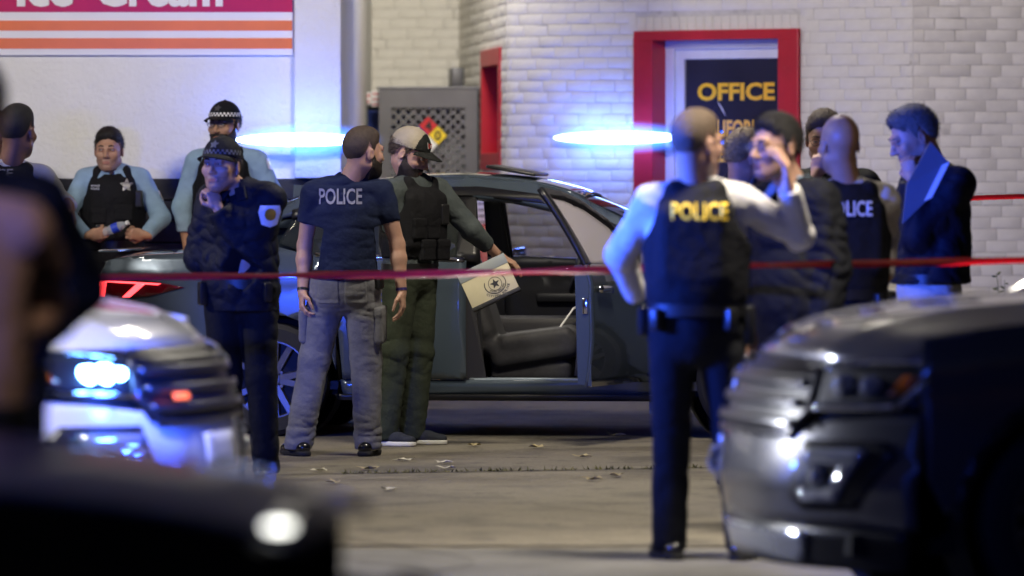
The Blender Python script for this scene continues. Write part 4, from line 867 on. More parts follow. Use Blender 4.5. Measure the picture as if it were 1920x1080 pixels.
blue_lamp('bar_light', (2.3, 0, 1.85), 300, dkc, .25)
# ================================================================== people
SKIN = {'tan': (.42, .235, .15), 'fair': (.47, .275, .195), 'brown': (.20, .10, .06), 'olive': (.40, .23, .15), 'bald': (.34, .19, .11)}
def skin_m(k): return mat('skin_'+k, SKIN[k], .48, noise=(18, .10), bump=[(220, .12, .002)], sss=.12)
def lip_m(k): c = SKIN[k]; return mat('lip_'+k, (c[0]*.75, c[1]*.5, c[2]*.5), .45)
def shave_m(k): c = SKIN[k]; return mat('shaven_'+k, (c[0]*.74, c[1]*.76, c[2]*.80), .5, noise=(120, .25), bump=[(220, .15, .002)])
def lid_m(k): c = SKIN[k]; return mat('eyelid_'+k, (c[0]*.72, c[1]*.62, c[2]*.62), .5)
m_eyew = mat('eye_white', (.30, .28, .27), .2); m_iris = mat('iris_dark', (.02, .012, .008), .1)
def cloth_m(n, c, r=.85, sh=.0, nz=.15): return mat('cloth_'+n, tuple(q*(.62 if max(c) < .035 else 1) for q in c), r, noise=(7, nz), bump=[(260, .25, .002), (16, .5, .02)], spec=.25)
def hair_m(n, c):
    m = mat('hair_'+n, c, .6, noise=(60, .35), bump=[(190, .9, .006)]); m['rgb'] = c; return m
m_blackshoe = mat('black_leather', (.008, .008, .009), .18, coat=.5); m_belt = mat('belt_leather', (.010, .010, .011), .4); m_silver = mat('badge_silver', (.70, .70, .72), .25, metal=.85); m_gold = mat('badge_gold', (.65, .42, .08), .3, metal=.8)
m_vest = cloth_m('vest_black', (.010, .010, .013), .8, .1); m_capblk = cloth_m('cap_navy', (.010, .011, .016), .8)
m_frame = mat('spectacle_frame', (.02, .018, .016), .3); m_lens = mat('spectacle_lens', (.9, .9, .9), .03, alpha=.10, spec=.8)
def rz(a): return np.array([[math.cos(a), -math.sin(a), 0], [math.sin(a), math.cos(a), 0], [0, 0, 1]])
def rx(a): return np.array([[1, 0, 0], [0, math.cos(a), -math.sin(a)], [0, math.sin(a), math.cos(a)]])
def ry(a): return np.array([[math.cos(a), 0, math.sin(a)], [0, 1, 0], [-math.sin(a), 0, math.cos(a)]])
def T4(Rm, t, s=1.): M = np.eye(4); M[:3, :3] = Rm*s; M[:3, 3] = t; return M
def join_np(name, parts, mats, parent):
    V = []; Q = []; mi = []; o = 0
    for v, q, m in parts: V.append(v); Q.append(q+o); mi.append(np.full(len(q), 0) if m is None else m); o += len(v)
    return link(name, npmesh(name, np.concatenate(V), np.concatenate(Q), mats, True, np.concatenate(mi)), parent)
def head_parts(root, head_c, Rh, neck_l, sk, o, sc, h):
    """face looks along local -y; returns mesh arrays for the skin, builds hair, eyes, headgear as parts"""
    fat = o.get('fat', 0.)
    lo = (-.10, -.135, -.26); hi = (.10, .125, .15)
    f = Fld(lo, hi, h); jw = 1+fat*2
    f.add(ell((0, .014, .035), (.075, .097, .092)), 0); f.add(ell((0, -.030, -.030), (.062*jw, .064, .084)), .03)
    f.add(cap((0, -.052, -.092), (0, -.070, -.094), .026*jw, .020), .03)
    for s in (-1, 1):
        f.add(cap((s*.053*jw, .005, -.060), (s*.016, -.062, -.095), .018, .018), .03); f.add(ell((s*.044, -.064, -.022), (.022*jw, .02, .020)), .02)
    base = f.F.copy()
    f.add(cap((-.036, -.084, .026), (.036, -.084, .026), .011, .011), .016)
    for s in (-1, 1): f.sub(ell((s*.031, -.102, .006), (.018, .014, .010)), .010); f.add(ell((s*.0795, .014, -.006), (.008, .019, .031), [(1, .25*s, 0), (0, 1, .15), (0, -.15, 1)]), .007); f.sub(ell((s*.0885, .010, -.003), (.006, .010, .017)), .004)
    f.add(cap((0, -.090, .014), (0, -.112, -.030), .0075, .0125), .012)
    for s in (-1, 1): f.add(ell((s*.0125, -.101, -.034), (.0085, .011, .008)), .008); f.add(cap((s*.0205-s*.013, -.0985, .0135), (s*.043, -.089, .0125), .0042, .004), .005); f.add(cap((s*.018, -.093, -.001), (s*.043, -.088, 0), .0035, .0035), .006)
    f.add(cap((-.020, -.0875, -.0625), (.020, -.0875, -.0625), .0058, .0058), .009); f.add(cap((-.016, -.0880, -.0725), (.016, -.0880, -.0725), .0060, .0060), .009); f.sub(cap((-.023, -.0960, -.0675), (.023, -.0960, -.0675), .0028, .0028), .004); f.sub(ell((0, -.096, -.083), (.014, .006, .004)), .008)
    f.add(cap((0, .028, -.05), neck_l, .053*jw, .060*jw), .03)
    V, Q = f.out(); c = V[Q].mean(1)
    lips = ((np.abs(c[:, 0]) < .021) & (c[:, 1] < -.085) & (c[:, 2] > -.0765) & (c[:, 2] < -.060)).astype(int)
    shave = (c[:, 2] < np.interp(c[:, 1], [-.13, -.085, -.06, -.03, -.01, .01], [-.047, -.050, -.052, -.036, -.012, -.2])) & (c[:, 2] > -.125) & (lips == 0); lips[shave] = 2
    lid = (np.abs(np.abs(c[:, 0])-.031) < .019) & (c[:, 1] < -.07) & (np.abs(c[:, 2]-.006) < .013); lips[lid] = 3
    T = T4(Rh, head_c, sc)
    def put(name, fld, m, parent=root): return fmesh(name, fld, m, parent, None, T)
    def putmb(b, name, m, parent=root, smooth=True, **k):
        b.v = [tuple(T[:3, :3]@np.array(p)+T[:3, 3]) for p in b.v]; return b.build(name, m, parent, smooth, **k)
    Vw = V@T[:3, :3].T+T[:3, 3]
    # eyes
    gx = o.get('gaze', 0.)
    for s in (-1, 1):
        b = MB(); b.sphere((s*.031, -.0795, .006), .0125, 14); b.cur = 1
        b.sphere((s*.031+.0046*gx, -.0860, .006), (.0064, .0064, .0064), 10); putmb(b, 'eye', [m_eyew, m_iris], smooth='all')
    cp = o.get('cap'); hs = o.get('hair', ('short', 'dark')); hm = hair_m(hs[1], {'dark': (.012, .010, .009), 'brown': (.05, .032, .02), 'blond': (.30, .22, .11), 'grey': (.11, .105, .10), 'light_brown': (.10, .065, .04)}[hs[1]])
    if hs[0] != 'bald':
        g = Fld((-.105, -.12, -.10), (.105, .135, .165), h); t = {'short': .012, 'buzz': .005, 'full': .018}[hs[0]]
        g.add(ell((0, .016, .037), (.0755+t*.8, .098+t*.7, .093+t)), 0); (g.add(ell((0, -.02, .085), (.055+t*.3, .06+t*.5, .040+t*.8)), .03) if not cp else None)
        g.disp(wrinkle(len(hs[0])*7+3, .004 if hs[0] != 'buzz' else .0012, 110))
        hl = o.get('hairline', .073)
        line = lambda x, y: np.interp(y, [-.12, -.07, -.055, -.03, -.012, .0, .02, .06, .13], [hl, hl-.004, .05, .03, -.012, -.014, .030, -.045, -.075]).astype(np.float32)+.005*np.sin(60*x+1)+.003*np.sin(170*x+90*y)+(hl-.066)*.0
        g.disp(lambda x, y, z: (t*.95+.001)*(1-np.clip((z-line(x, y))/.035, 0, 1))**1.5); g.fun(lambda x, y, z: line(x, y)-z)
        if cp: g.fun(lambda x, y, z: z-.055+0*x+0*y)
        fm = mat('fade_%s_%s' % (hs[1], sk), tuple(.45*a_+.55*b_ for a_, b_ in zip(SKIN[sk], hm['rgb'])), .7, noise=(90, .25))
        V3, Q3 = g.out(); c3 = V3[Q3].mean(1); m3 = ((c3[:, 2]-line(c3[:, 0], c3[:, 1]) < .022+.005*np.sin(150*c3[:, 0]+130*c3[:, 1])) & (c3[:, 1] > -.035)).astype(int)
        if hs[0] != 'buzz':
            rg = np.random.default_rng(11); pk = rg.integers(0, len(Q3), 2600); p3 = c3[pk]; n3 = p3-np.array([0, .016, .03]); n3 /= np.linalg.norm(n3, axis=1)[:, None]
            fl = np.cross(n3, rg.normal(size=(2600, 3))); fl = fl*.35+np.array([0, .5, -.35])*(p3[:, 1:2] > -.03)+np.array([.3, -.3, .1])*(p3[:, 1:2] <= -.03); dr3 = n3*.55+fl; dr3 /= np.linalg.norm(dr3, axis=1)[:, None]
            sd3 = np.cross(dr3, n3); sd3 /= np.linalg.norm(sd3, axis=1)[:, None]+1e-6; ln3 = rg.uniform(.006, .016, (2600, 1)); nb = len(V3)
            V3 = np.concatenate([V3, p3-sd3*.0013, p3+sd3*.0013, p3+dr3*ln3+sd3*.0003, p3+dr3*ln3-sd3*.0003]); ii = np.arange(2600); Q3 = np.concatenate([Q3, np.stack([nb+ii, nb+2600+ii, nb+5200+ii, nb+7800+ii], 1)]); m3 = np.concatenate([m3, m3[pk]])
        V3 = V3@T[:3, :3].T+T[:3, 3]; link('hair', npmesh('hair', V3, Q3, [hm, fm], True, m3), root)
    b = MB()
    for s in (-1, 1): b.tube([(s*.014, -.0985, .026), (s*.032, -.097, .031), (s*.048, -.086, .026)], [.003, .0042, .002], 6)
    if not o.get('faceaway'): putmb(b, 'eyebrows', hm)
    if o.get('beard'):
        full = o['beard'] == 'full'; g = Fld(lo, hi, h); g.F = base.copy(); g.add(cap((0, .0, -.075), (0, .02, -.11), .045, .045), .02); g.F -= .0065 if full else .0022
        g.add(cap((-.024, -.091, -.052), (.024, -.091, -.052), .0065, .0065), .006)
        g.disp(wrinkle(5, .002, 120)); g.sub(ell((0, -.096, -.068), (.019, .02, .009)), .004)
        g.fun(lambda x, y, z: np.maximum(z-np.interp(y, [-.13, -.085, -.06, -.03, -.015, .0, .012], [-.046, -.046, -.050, -.036, -.010, .004, -.2]), -.132-z).astype(np.float32)+0*x)
        put('beard', g, hair_m('beard', (.020, .013, .009)) if full else hm)
    gl = o.get('glasses')
    if gl:
        b = MB()
        for s in (-1, 1):
            r_ = [(s*.032+.021*math.cos(a), -.1045+.004*abs(math.cos(a)), .004+.016*math.sin(a)) for a in np.linspace(0, 2*math.pi, 17)]; b.tube(r_, .0016, 6, False)
            b.tube([(s*.053, -.100, .008), (s*.080, -.06, .010), (s*.083, .01, .008)], .0018, 6)
        b.tube([(-.011, -.1045, .007), (0, -.108, .009), (.011, -.1045, .007)], .0016, 6); e = putmb(b, 'glasses', m_frame)
        for s in (-1, 1):
            b = MB(); b.add([(s*.032+.020*math.cos(a), -.1045, .004+.015*math.sin(a)) for a in np.linspace(0, 2*math.pi, 16, endpoint=False)], [tuple(range(16))]); putmb(b, 'lens', m_lens, e, False, fixn=False)
    cp = o.get('cap')
    if cp:
        g = Fld((-.11, -.13, -.02), (.11, .14, .18), h); g.add(ell((0, .012, .042), (.0875, .110, .101)), 0)
        g.fun(lambda x, y, z: .046-.11*(y+.09)-z+0*x)
        g.add(ell((0, .010, .143), (.008, .008, .006)), .003)
        mf = None; mats_ = cp['mat']
        V2, Q2 = g.out(); c2 = V2[Q2].mean(1)
        mi2 = ((c2[:, 1] > -.040).astype(int)) if isinstance(mats_, list) else np.zeros(len(Q2), int)
        V2 = V2@T[:3, :3].T+T[:3, 3]; co_ = link('cap', npmesh('cap', V2, Q2, mats_ if isinstance(mats_, list) else [mats_], True, mi2), root)
        b = MB(); G = []
        for i in range(7):
            v_ = i/6; row = []
            for j in range(17):
                u = 2*j/16-1; th = u*R(66); e = max(0, 1-abs(u)**3)
                row.append((math.sin(th)*(.086+.004*v_), -.006-math.cos(th)*.098-.072*v_*e, .052-.018*u*u-.012*v_-.006*v_*v_))
            G.append(row)
        b.grid(G); br = putmb(b, 'brim', cp.get('brim', mats_ if not isinstance(mats_, list) else mats_[0]), co_); md = br.modifiers.new('thick', 'SOLIDIFY'); md.thickness = .004; md.offset = 0
        if cp.get('checks'):
            b = MB(); nn = 30
            for r_ in range(2):
                for j in range(nn):
                    a0, a1 = R(-100+200*j/nn), R(-100+200*(j+1)/nn); z0, z1 = .052+.011*r_, .052+.011*(r_+1); b.cur = (r_+j) % 2; P = []
                    for a, z in ((a0, z0), (a1, z0), (a1, z1), (a0, z1)):
                        q = math.sqrt(max(0, 1-((z-.042)/.101)**2)); P.append((math.sin(a)*(.0875*q+.002), .012-math.cos(a)*(.110*q+.002), z))
                    b.add(P, [(0, 1, 2, 3)])
            putmb(b, 'checker_band', [cp.get('check_mat', m_white), m_capblk], co_, False, fixn=False)
        if cp.get('star'):
            b = MB(); st = star2d(.024, .5); b.add([(x, -.101+.0, .098+y*.9) for x, y in st], [tuple(range(10))])
            for i, p in enumerate(b.v):
                x, y, z = p; q = max(0, 1-((z-.042)/.101)**2-(x/.0875)**2); b.v[i] = (x, .012-.110*math.sqrt(q)-.004, z)
            putmb(b, 'cap_badge', cp['star'], co_, False, fixn=False)
        if cp.get('patch'):
            b = MB()
            for (u0, u1, z0, z1, k_) in ((-.030, .030, .068, .098, 0), (-.026, .026, .072, .094, 1)):
                b.cur = k_; P = []
                for u, z in ((u0, z0), (u1, z0), (u1, z1), (u0, z1)):
                    q = max(0, 1-((z-.042)/.101)**2-(u/.0875)**2); P.append((u, .012-.110*math.sqrt(q)-.004-.001*k_, z))
                b.add(P, [(0, 1, 2, 3)])
            putmb(b, 'cap_patch', [m_white, mat('patch_red', (.5, .03, .03), .6)], co_, False, fixn=False)
            V_, F_ = text2d('CW', .014, .03); b = MB(); P = []
            for u, vv in V_:
                z = .083+vv; q = max(0, 1-((z-.042)/.101)**2-(u/.0875)**2); P.append((u, .012-.110*math.sqrt(q)-.0065, z))
            b.add(P, F_); putmb(b, 'cap_lettering', m_white, co_, False, fixn=False)
    return Vw, Q, lips
def hand_prims(f, wr, d, n, side, curl, spread=.0, point=False):
    """palm, four fingers and thumb; d: forearm direction, n: palm side"""
    d = np.array(d)/np.linalg.norm(d); n = np.array(n, float); n = n-d*(n@d); n /= np.linalg.norm(n); s = np.cross(d, n)*side
    A = np.stack([s, n, d]); f.add(cap(wr-d*.02, wr+d*.02, .025, .024), .012); f.add(ell(wr+d*.058, (.040, .017, .050), A), .018)
    for i, (off, ln, cd) in enumerate(((.030, .072, 0), (.010, .080, .004), (-.011, .075, .002), (-.030, .060, -.006))):
        p = wr+d*(.092+cd)+s*off; a = R(12)+curl*R(45)*(1+.08*i); seg = (.44, .32, .28); dd = d+s*spread*off*8; cu = curl
        if point and i == 0: cu = .1; a = R(5)
        for k, sg in enumerate(seg):
            v = d*math.cos(a)+n*math.sin(a)+s*off*spread*6; v /= np.linalg.norm(v); q = p+v*ln*sg*1.08
            f.add(cap(p, q, .0094-.0008*k, .0086-.0008*k), .006 if k else .012); p = q; a += cu*R(62)
    p = wr+d*.028+s*.028+n*.004; v = d*.62+s*.62+n*(.25+.3*curl); v /= np.linalg.norm(v); q = p+v*.045; f.add(cap(p, q, .0135, .0108), .014)
    v = d*.85+s*(.15-.5*curl)+n*(.25+.45*curl); v /= np.linalg.norm(v); q2 = q+v*.034; f.add(cap(q, q2, .0105, .0088), .005); v = v-s*.35*curl; q3 = q2+v/np.linalg.norm(v)*.024; f.add(cap(q2, q3, .0088, .0075), .004)
def person(label, bpx, d, H, yaw, o, z0=0., sh=None, hd=None, arms=None, feet=None, knee=None, pitch=0., roll=0., lean=0., hq=.0045, bq=.011, group=None, seed=1):
    hip_y, tor_y, head_y = [R(a) for a in yaw]; s = FPX/d; k = H/1.78
    root = tag(empty('person', (wx(bpx, d), d, z0)), label, 'person', group)
    L = lambda px, py, dy=0.: np.array([(px-bpx)/s, dy, HC-(py-HY)/s-z0])
    ft, lt = np.array([math.sin(tor_y), -math.cos(tor_y), 0]), np.array([math.cos(tor_y), math.sin(tor_y), 0])
    fh, lh = np.array([math.sin(hip_y), -math.cos(hip_y), 0]), np.array([math.cos(hip_y), math.sin(hip_y), 0]); up = np.array([0, 0, 1.])
    pel = np.array([0, 0, .95*k]); shx = 0 if sh is None else (sh-bpx)/s
    top = np.array([shx, lean, 1.435*k]); ch = pel+(top-pel)*.68; wa = pel+(top-pel)*.30
    neck = top+up*.055*k; Rh = rz(head_y)@rx(R(pitch))@ry(R(roll))
    hc = neck+up*.165*k+ft*.02 if hd is None else L(hd[0], hd[1], (hd[2] if len(hd) > 2 else lean-.02))
    fat = o.get('fat', 0.); bw = o.get('broad', 1.)
    SH = {q: top+lt*q*.168*k*bw-up*.005 for q in (1, -1)}
    HP = {q: pel+lh*q*.092*k-up*.03*k for q in (1, -1)}
    # arms: (elbow px, py, sign), (wrist px, py, sign)
    EL, WR = {}, {}
    for q, nm in ((1, 'L'), (-1, 'R')):
        a = (arms or {}).get(nm)
        if a is None: EL[q] = SH[q]+lt*q*.045*k-ft*.02-up*.285*k; WR[q] = EL[q]+ft*.06+lt*q*.005-up*.245*k
        else:
            def solve(p0, px, py, sg, ln):
                t = L(px, py); dx, dz = t[0]-p0[0], t[2]-p0[2]; r2 = dx*dx+dz*dz
                if r2 > ln*ln: f_ = ln/math.sqrt(r2); return np.array([p0[0]+dx*f_, p0[1], p0[2]+dz*f_])
                return np.array([t[0], p0[1]+sg*math.sqrt(ln*ln-r2), t[2]])
            EL[q] = solve(SH[q], *a[0], .295*k); WR[q] = solve(EL[q], *a[1], .255*k)
    sk = o.get('skin', 'fair')
    # --- skin: head and neck, arms and hands, body core: one mesh
    pts = []; lips = None
    nl = (Rh.T@(top+up*.02-hc))
    V, Q, lp = head_parts(root, hc, Rh, nl/1.10, sk, o, 1.10*k**.5, hq); pts.append((V, Q, lp))
    for q, nm in ((1, 'L'), (-1, 'R')):
        if nm in o.get('nohand', ''): continue
        bare = o.get('sleeve', 'long') == 'short'; wr, el = WR[q], EL[q]; fd = (wr-el)/np.linalg.norm(wr-el)
        hp = o.get('hand'+nm, {}); hdir = np.array(hp.get('dir', fd), float); hdir /= np.linalg.norm(hdir); pn = np.array(hp.get('palm', -lt*q*.9+ft*.2), float)
        p_in = SH[q]+(el-SH[q])*.35 if bare else el+(wr-el)*.45
        ends = np.stack([p_in, el if bare else p_in, wr, wr+hdir*.12]); m_ = .10
        f = Fld(ends.min(0)-m_, ends.max(0)+m_, hq if not bare else .005)
        if bare: f.add(cap(p_in, el, .050*k, .040*k), 0); f.add(cap(el, el+fd*.08, .041*k, .043*k), .02); f.add(cap(el+fd*.08, wr, .043*k, .027*k), .02)
        else: f.add(cap(p_in, wr, .036*k, .026*k), 0)
        hand_prims(f, wr, hdir, pn, q*hp.get('flip', 1), hp.get('curl', .35), hp.get('spread', .3), hp.get('point', False)); V, Q = f.out(); pts.append((V, Q, None))
    f = Fld(np.array([-.35, -.35, .05])+np.minimum(0, [shx, lean, 0]), np.array([.35, .35, 1.5*k])+np.maximum(0, [shx, lean, 0]), .02)
    FT = {}
    for q, nm in ((1, 'L'), (-1, 'R')):
        a = (feet or {}).get(nm); FT[q] = np.array([(a[0]-bpx)/s, a[1], .085*k]) if a else HP[q]*np.array([1, 1, 0])+lh*q*.03+up*.085*k
    KN = {}
    for q, nm in ((1, 'L'), (-1, 'R')):
        kk = (knee or {}).get(nm); m_ = (HP[q]+FT[q])/2; KN[q] = m_+fh*(kk if kk is not None else .025)+up*.02
    f.add(cap(pel, ch, .10, .11, (ft, .7)), 0); f.add(cap(ch, top, .11, .06), .03)
    for q in (1, -1): f.add(cap(HP[q], KN[q], .06, .045), .02); f.add(cap(KN[q], FT[q], .045, .03), .02)
    V, Q = f.out(); pts.append((V, Q, None))
    join_np('body', pts, [skin_m(sk), lip_m(sk), shave_m(sk), lid_m(sk)], root)
    # --- trousers
    tm = o['trousers']; ext = o.get('leg', 1.)
    P = np.stack([pel, HP[1], HP[-1], KN[1], KN[-1], FT[1], FT[-1]]); f = Fld(P.min(0)-.2, P.max(0)+.16, bq)
    f.add(ell(pel+up*.01, (.168*k+fat*.5, .128*k+fat*.6, .145*k), np.stack([lh, fh, up])), 0); f.add(ell(pel-fh*.045-up*.07, (.13*k, .09, .11*k), np.stack([lh, fh, up])), .04)
    for q in (1, -1): f.add(cap(HP[q], KN[q], (.098*k+fat*.2)*ext, .076*k*ext), .03); f.add(cap(KN[q], FT[q]+up*-.02, .076*k*ext, .070*k*ext), .03)
    zw = lambda z: .12+.5*np.exp(-((z-.50*k)/.10)**2)+.8*np.exp(-((z-.12*k)/.12)**2)+.7*np.exp(-((z-.82*k)/.08)**2); w1, w2 = wrinkle(seed, .010, 26, 1.5), wrinkle(seed+50, .010, 46, 1.7)
    f.disp(lambda x, y, z: (w1(x, y, z)+w2(x, y, z)*zw(z)))
    wtop = 1.045*k; f.fun(lambda x, y, z: np.maximum(z-wtop, .035-z)+0*x+0*y)
    tr = fmesh('trousers', f, tm, root)
    if o.get('cargo'):
        for q in (1, -1):
            c = pel+lh*q*.075*k-fh*.13-up*.06*k; g = Fld(c-.14, c+.14, .006); sl0 = [np.interp(a_, f.ax[i], np.arange(len(f.ax[i]))) for i, a_ in enumerate(g.ax)]
            ii = [np.clip(np.round(a_).astype(int), 0, f.F.shape[i]-1) for i, a_ in enumerate(sl0)]; lo_ = [np.floor(a_).astype(int).clip(0, f.F.shape[i]-2) for i, a_ in enumerate(sl0)]; fr_ = [a_-b_ for a_, b_ in zip(sl0, lo_)]; acc = 0
            for da in (0, 1):
                for db in (0, 1):
                    for dc in (0, 1): acc = acc+f.F[np.ix_(lo_[0]+da, lo_[1]+db, lo_[2]+dc)]*((fr_[0] if da else 1-fr_[0])[:, None, None]*(fr_[1] if db else 1-fr_[1])[None, :, None]*(fr_[2] if dc else 1-fr_[2])[None, None, :])
            g.F = (acc-.005).astype(np.float32); bx_ = rbox(c, (.06, .12, .065), np.stack([lh, fh, up]), .008)[0]; g.fun(lambda x, y, z: bx_(x, y, z)); fmesh('back_pocket', g, tm, tr)
    if o.get('cargo'):
        for q in (1, -1):
            c = HP[q]*.45+KN[q]*.55+lh*q*.085*k; g = Fld(c-.16, c+.16, .009); ax = (KN[q]-HP[q])/np.linalg.norm(KN[q]-HP[q]); M_ = np.stack([np.cross(ax, lh), lh, ax]); g.add(rbox(c, (.075, .03, .095), M_, .02), 0); g.add(rbox(c-ax*.085+lh*q*.004, (.08, .03, .028), M_, .012), .004); g.disp(wrinkle(seed+q, .005, 40)); fmesh('cargo_pocket', g, tm, tr)
    # --- shoes
    for q, nm in ((1, 'L'), (-1, 'R')):
        a = (feet or {}).get(nm); fa = R(a[2]) if a and len(a) > 2 else hip_y+q*R(12); fv = np.array([math.sin(fa), -math.cos(fa), 0]); sv = np.cross(up, fv); c = FT[q]*np.array([1, 1, 0])
        g = Fld(c-np.array([.26, .26, 0]), c+np.array([.26, .26, .15]), .007); hl, toe = c-fv*.07+up*.045, c+fv*.165*k+up*.035
        g.add(cap(hl, c+fv*.09+up*.042, .040, .044, (up, .9)), 0); g.add(cap(c+fv*.09+up*.04, toe, .046, .036, (up, .75)), .02); g.add(cap(c+up*.06, c+up*.12, .042, .040), .03); g.fun(lambda x, y, z: .022-z+0*x+0*y)
        so = fmesh('shoe', g, o.get('shoe', m_blackshoe), root)
        g = Fld(c-np.array([.26, .26, .01]), c+np.array([.26, .26, .06]), .007); g.add(cap(hl-up*.03, c+fv*.09-up*-.012, .042, .047), 0); g.add(cap(c+fv*.09+up*.012, toe-up*.02, .048, .038), .02); g.fun(lambda x, y, z: np.maximum(z-.030, .001-z)+0*x+0*y); fmesh('sole', g, o.get('sole', m_tyre), so)
    # --- upper garment
    kind = o.get('top', 'shirt'); jk = kind == 'jacket'; inf = {'shirt': .012, 'tee': .008, 'jacket': .030}[kind]
    P = np.stack([pel, top, *SH.values(), *EL.values(), *WR.values()]); hem = o.get('hem', {'shirt': 1.0, 'tee': .94, 'jacket': .80}[kind])*k
    lo = P.min(0)-.17; hi = P.max(0)+.17; lo[2] = hem-.05; f = Fld(lo, hi, bq); Mt = np.stack([lt, ft, up])
    f.add(ell(ch+up*.01, (.168*k*bw+inf+fat*.4, .112*k+inf+fat*.5, .235*k), Mt), 0); f.add(ell(wa, (.155*k+inf+fat, .112*k+inf+fat*1.2, .20*k), Mt), .06); f.add(ell(ch+ft*.03+up*.03, (.135*k, .10*k+inf, .12*k), Mt), .05)
    f.add(ell(pel+up*.03, (.165*k+inf+fat*.5, .125*k+inf+fat*.7, .13*k), Mt), .05)
    if jk: f.add(cap(pel-up*.12*k, wa, .185*k+fat, .175*k+fat, (ft, .74)), .05)
    f.add(cap(SH[1]-lt*.05+up*.002, SH[-1]+lt*.05+up*.002, .062*k+inf*.5, .062*k+inf*.5), .05); f.add(cap(neck-up*.01, SH[1], .060*k, .05*k), .05); f.add(cap(neck-up*.01, SH[-1], .060*k, .05*k), .05)
    for q, nm in ((1, 'L'), (-1, 'R')):
        u = (EL[q]-SH[q])/np.linalg.norm(EL[q]-SH[q])
        if kind == 'tee' or o.get('sleeve') == 'short': f.add(cap(SH[q], SH[q]+u*.19*k, .062*k+inf, .054*k+inf), .03)
        else:
            f.add(cap(SH[q], EL[q], .060*k+inf, .050*k+inf*1.2), .035); fe = .98 if not o.get('rolled', '') == nm else .62
            f.add(cap(EL[q], EL[q]+(WR[q]-EL[q])*fe, .051*k+inf*1.2, .036*k+inf*.9), .02)
    f.disp(wrinkle(seed+7, .010 if jk else .007, 24)); f.disp(wrinkle(seed+70, .011 if jk else .010, 40, 1.2)); f.disp(wrinkle(seed+71, .002, 90))
    f.sub(cap(neck-ft*.0+up*.0, hc, .058*k, .062*k), .006); f.fun(lambda x, y, z: hem-z+0*x+0*y)
    if o.get('collar') and not o.get('faceaway'): f.sub(ell(neck+ft*.085-up*.02, (.028, .05, .06), Mt), .01)
    for q, nm in ((1, 'L'), (-1, 'R')):                 # clean cuff
        if kind == 'tee' or o.get('sleeve') == 'short': u = (EL[q]-SH[q])/np.linalg.norm(EL[q]-SH[q]); cc = SH[q]+u*.17*k; n_ = u; rr = .12
        else: u = (WR[q]-EL[q])/np.linalg.norm(WR[q]-EL[q]); fe = 1.0 if not o.get('rolled', '') == nm else .6; cc = EL[q]+(WR[q]-EL[q])*fe; n_ = u; rr = .075
        fn = cap(cc+n_*(rr*.9), cc+n_*(rr*1.6), rr, rr)
        f.sub(rbox(cc+n_*(rr), (rr, rr, rr), np.stack([np.cross(n_, [.3, .5, .81])/np.linalg.norm(np.cross(n_, [.3, .5, .81])), np.cross(n_, np.cross(n_, [.3, .5, .81]))/np.linalg.norm(np.cross(n_, [.3, .5, .81])), n_]), .005), .003)
    gm = fmesh({'shirt': 'shirt', 'tee': 't_shirt', 'jacket': 'jacket'}[kind], f, o['top_mat'], root)
    targets = [gm]
    if o.get('collar'):
        g = Fld(neck-.18, neck+.18, .005); g.add(cap(neck-up*.015, neck+up*.035+(hc-neck)*.15, .078*k, .066*k), 0); g.sub(cap(neck-up*.06, hc+ft*.01, .062*k, .058*k), .004)
        fr = neck+ft*.09; g.sub(ell(fr+up*.05, (.025, .05, .07), Mt), .008); g.fun(lambda x, y, z: np.maximum((z-neck[2])-.045, neck[2]-.09-z)+0*x+0*y)
        for q in (1, -1): g.add(rbox(neck+ft*.100+lt*q*.050-up*.030, (.028, .006, .044), np.stack([lt*.88+up*.42*q, ft*.85+up*.45, up*.85-ft*.45-lt*q*.35]), .005), .006)
        fmesh('collar', g, o.get('collar_mat', o['top_mat']), root)
        if not o.get('faceaway'): g = Fld(neck-.14, neck+.14, .008); g.add(cap(neck-up*.10+ft*.045, neck-up*.01, .055*k, .064*k), 0); g.fun(lambda x, y, z: z-neck[2]-.002+0*x+0*y); fmesh('undershirt', g, m_capblk, root)
    # --- vest
    vm = o.get('vest')
    if vm:
        f = Fld(top-np.array([.32, .30, .62*k]), top+np.array([.32, .30, .10]), .009); vx = .022
        f.add(ell(ch+up*.01, (.168*k*bw+inf+vx+fat*.4, .112*k+inf+vx*1.2+fat*.5, .250*k), Mt), 0); f.add(ell(wa, (.155*k+inf+vx+fat, .112*k+inf+vx+fat*1.2, .21*k), Mt), .06); f.add(ell(ch+ft*.03+up*.03, (.14*k, .115*k+inf+vx*.8, .14*k), Mt), .05)
        f.add(rbox(ch-up*.02, (.150*k, .118*k+inf+vx+fat*.5, .17*k), Mt, .05), .03)
        for q in (1, -1): f.add(cap(neck+lt*q*.085*k-up*.01-ft*.05, neck+lt*q*.085*k-up*.012+ft*.05, .036, .036), .03)
        for q in (1, -1): f.sub(cap(SH[q]+lt*q*.035-up*.05*k, SH[q]+lt*q*.25-up*.02, .105*k, .12*k), .02); f.sub(cap(SH[q]+lt*q*.06-up*.1, EL[q]*.6+SH[q]*.4+lt*q*.05, .07*k, .07*k), .02)
        f.sub(cap(neck-up*.0+ft*.03, neck+up*.2, .078*k, .10*k), .015); f.disp(wrinkle(seed+9, .003, 30)); vb = o.get('vest_hem', 1.055)*k
        f.fun(lambda x, y, z: vb-z+.0*x+0*y); vo = fmesh('vest', f, vm, root); targets.append(vo)
        bv = bvh_of(vo)
